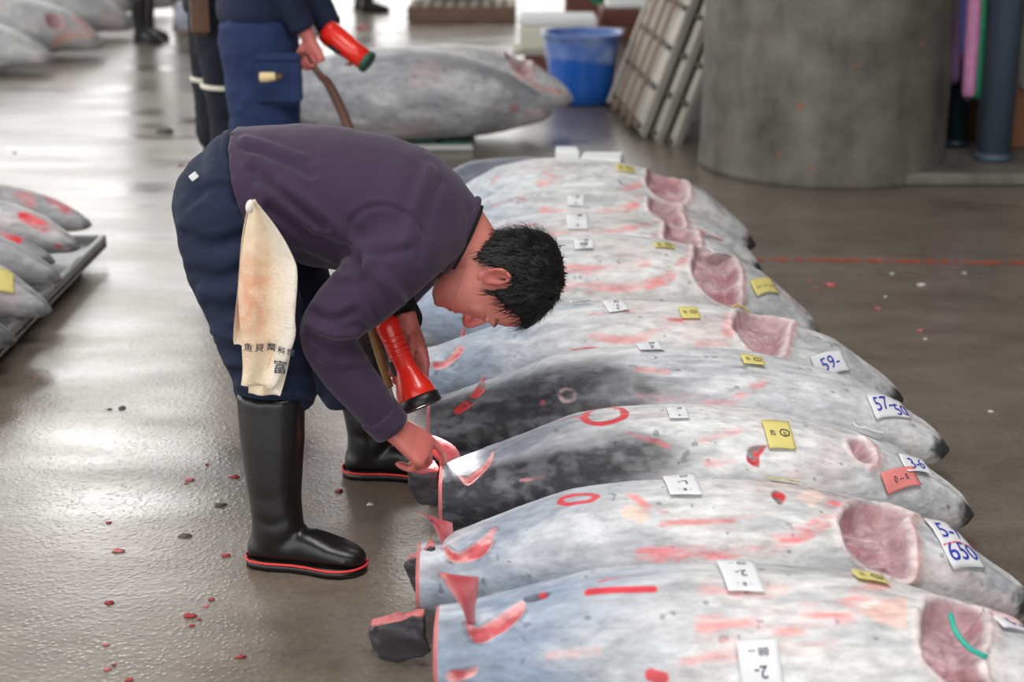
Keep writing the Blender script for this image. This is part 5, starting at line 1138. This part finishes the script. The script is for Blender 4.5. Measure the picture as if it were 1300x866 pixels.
# ---- scraps on the floor
def scrap(px, py, r, m, label, grp, name):
    c = G(px, py); n = 9; a = np.linspace(0, 2 * pi, n, endpoint=False); rr = r * (.5 + .7 * np.array([rnd.random() for _ in a])); th = r * .45; ro = rnd.random() * 6
    v = [(c[0] + math.cos(t + ro) * q * 1.25, c[1] + math.sin(t + ro) * q * .9, .001) for t, q in zip(a, rr)] + [(c[0] + math.cos(t + ro) * q * .95, c[1] + math.sin(t + ro) * q * .7, th * (.5 + .8 * rnd.random())) for t, q in zip(a, rr)] + [(c[0], c[1], th * 1.2)]
    f = [tuple(range(n - 1, -1, -1))] + [(i, (i + 1) % n, n + (i + 1) % n, n + i) for i in range(n)] + [(n + i, n + (i + 1) % n, 2 * n) for i in range(n)]
    tag(add(name, (v, f), m), label, 'scrap', grp)
RS = 'red flesh scraps on the left floor'
for px, py, r in ((241, 610, .010), (236, 614, .006), (298, 606, .011), (263, 590, .006), (138, 664, .007), (150, 700, .012), (288, 706, .010), (138, 766, .010), (268, 762, .010), (262, 770, .006), (243, 783, .013), (253, 787, .006), (244, 795, .006), (135, 819, .007), (135, 851, .008), (144, 845, .006), (305, 835, .010), (165, 864, .009), (431, 624, .011), (46, 480, .006), (19, 194, .012), (230, 210, .014), (280, 173, .012)):
    scrap(px, py, r, M['flesh_dark'] if rnd.random() < .6 else M['flesh'], 'small red scrap of tuna flesh on the wet floor', RS, 'flesh_scrap')
GC = 'grey chips on the wet floor'
for px, py, r in ((234, 681, .014), (280, 642, .013), (210, 168, .05), (155, 519, .012), (140, 520, .008)): scrap(px, py, r, M['grit'], 'small grey chip on the wet floor at left', GC, 'grey_chip')
scrap(470, 641, .009, M['cartilage'], 'white chip on the floor between boots and tails', None, 'white_scrap')
WS = 'pale scraps on the floor right of the row'
for px, py, r in ((1170, 362, .014), (1225, 347, .008), (1133, 348, .009), (1175, 431, .008), (1258, 523, .008), (1124, 377, .008)): scrap(px, py, r, M['cartilage'], 'small pale scrap on the brown floor right of the tuna row', WS, 'white_scrap')
for px, py, r in ((1055, 363, .022), (1036, 366, .010), (1028, 357, .010), (1115, 392, .012), (1168, 420, .012), (1118, 330, .012), (461, 36, .05)): scrap(px, py, r, M['flesh'], 'small pink scrap on the brown floor right of the tuna row' if px > 900 else 'pink scrap on the far floor beyond the workers', 'pink scraps on the right floor' if px > 900 else None, 'pink_scrap')
# lamps under the roof
for x, y, w in ((-2.2, 6.2, 'above the standing workers'), (-4.7, 16.6, 'above the far left tuna pile'), (-0.4, 1.5, 'above the bending man'), (1.8, 1.8, 'above the noses of the near tuna')):
    t = thing('roof_lamp', 'long white lamp under the roof sheets ' + w, 'lamp', (x, y, 5.7)); add('lamp_housing', box((x, y, 5.72), 1.25, 2.45, .08, None, .02), M['crate'], t); add('stem', box((x, y, 5.98), .05, .05, .44), M['steel'], t)
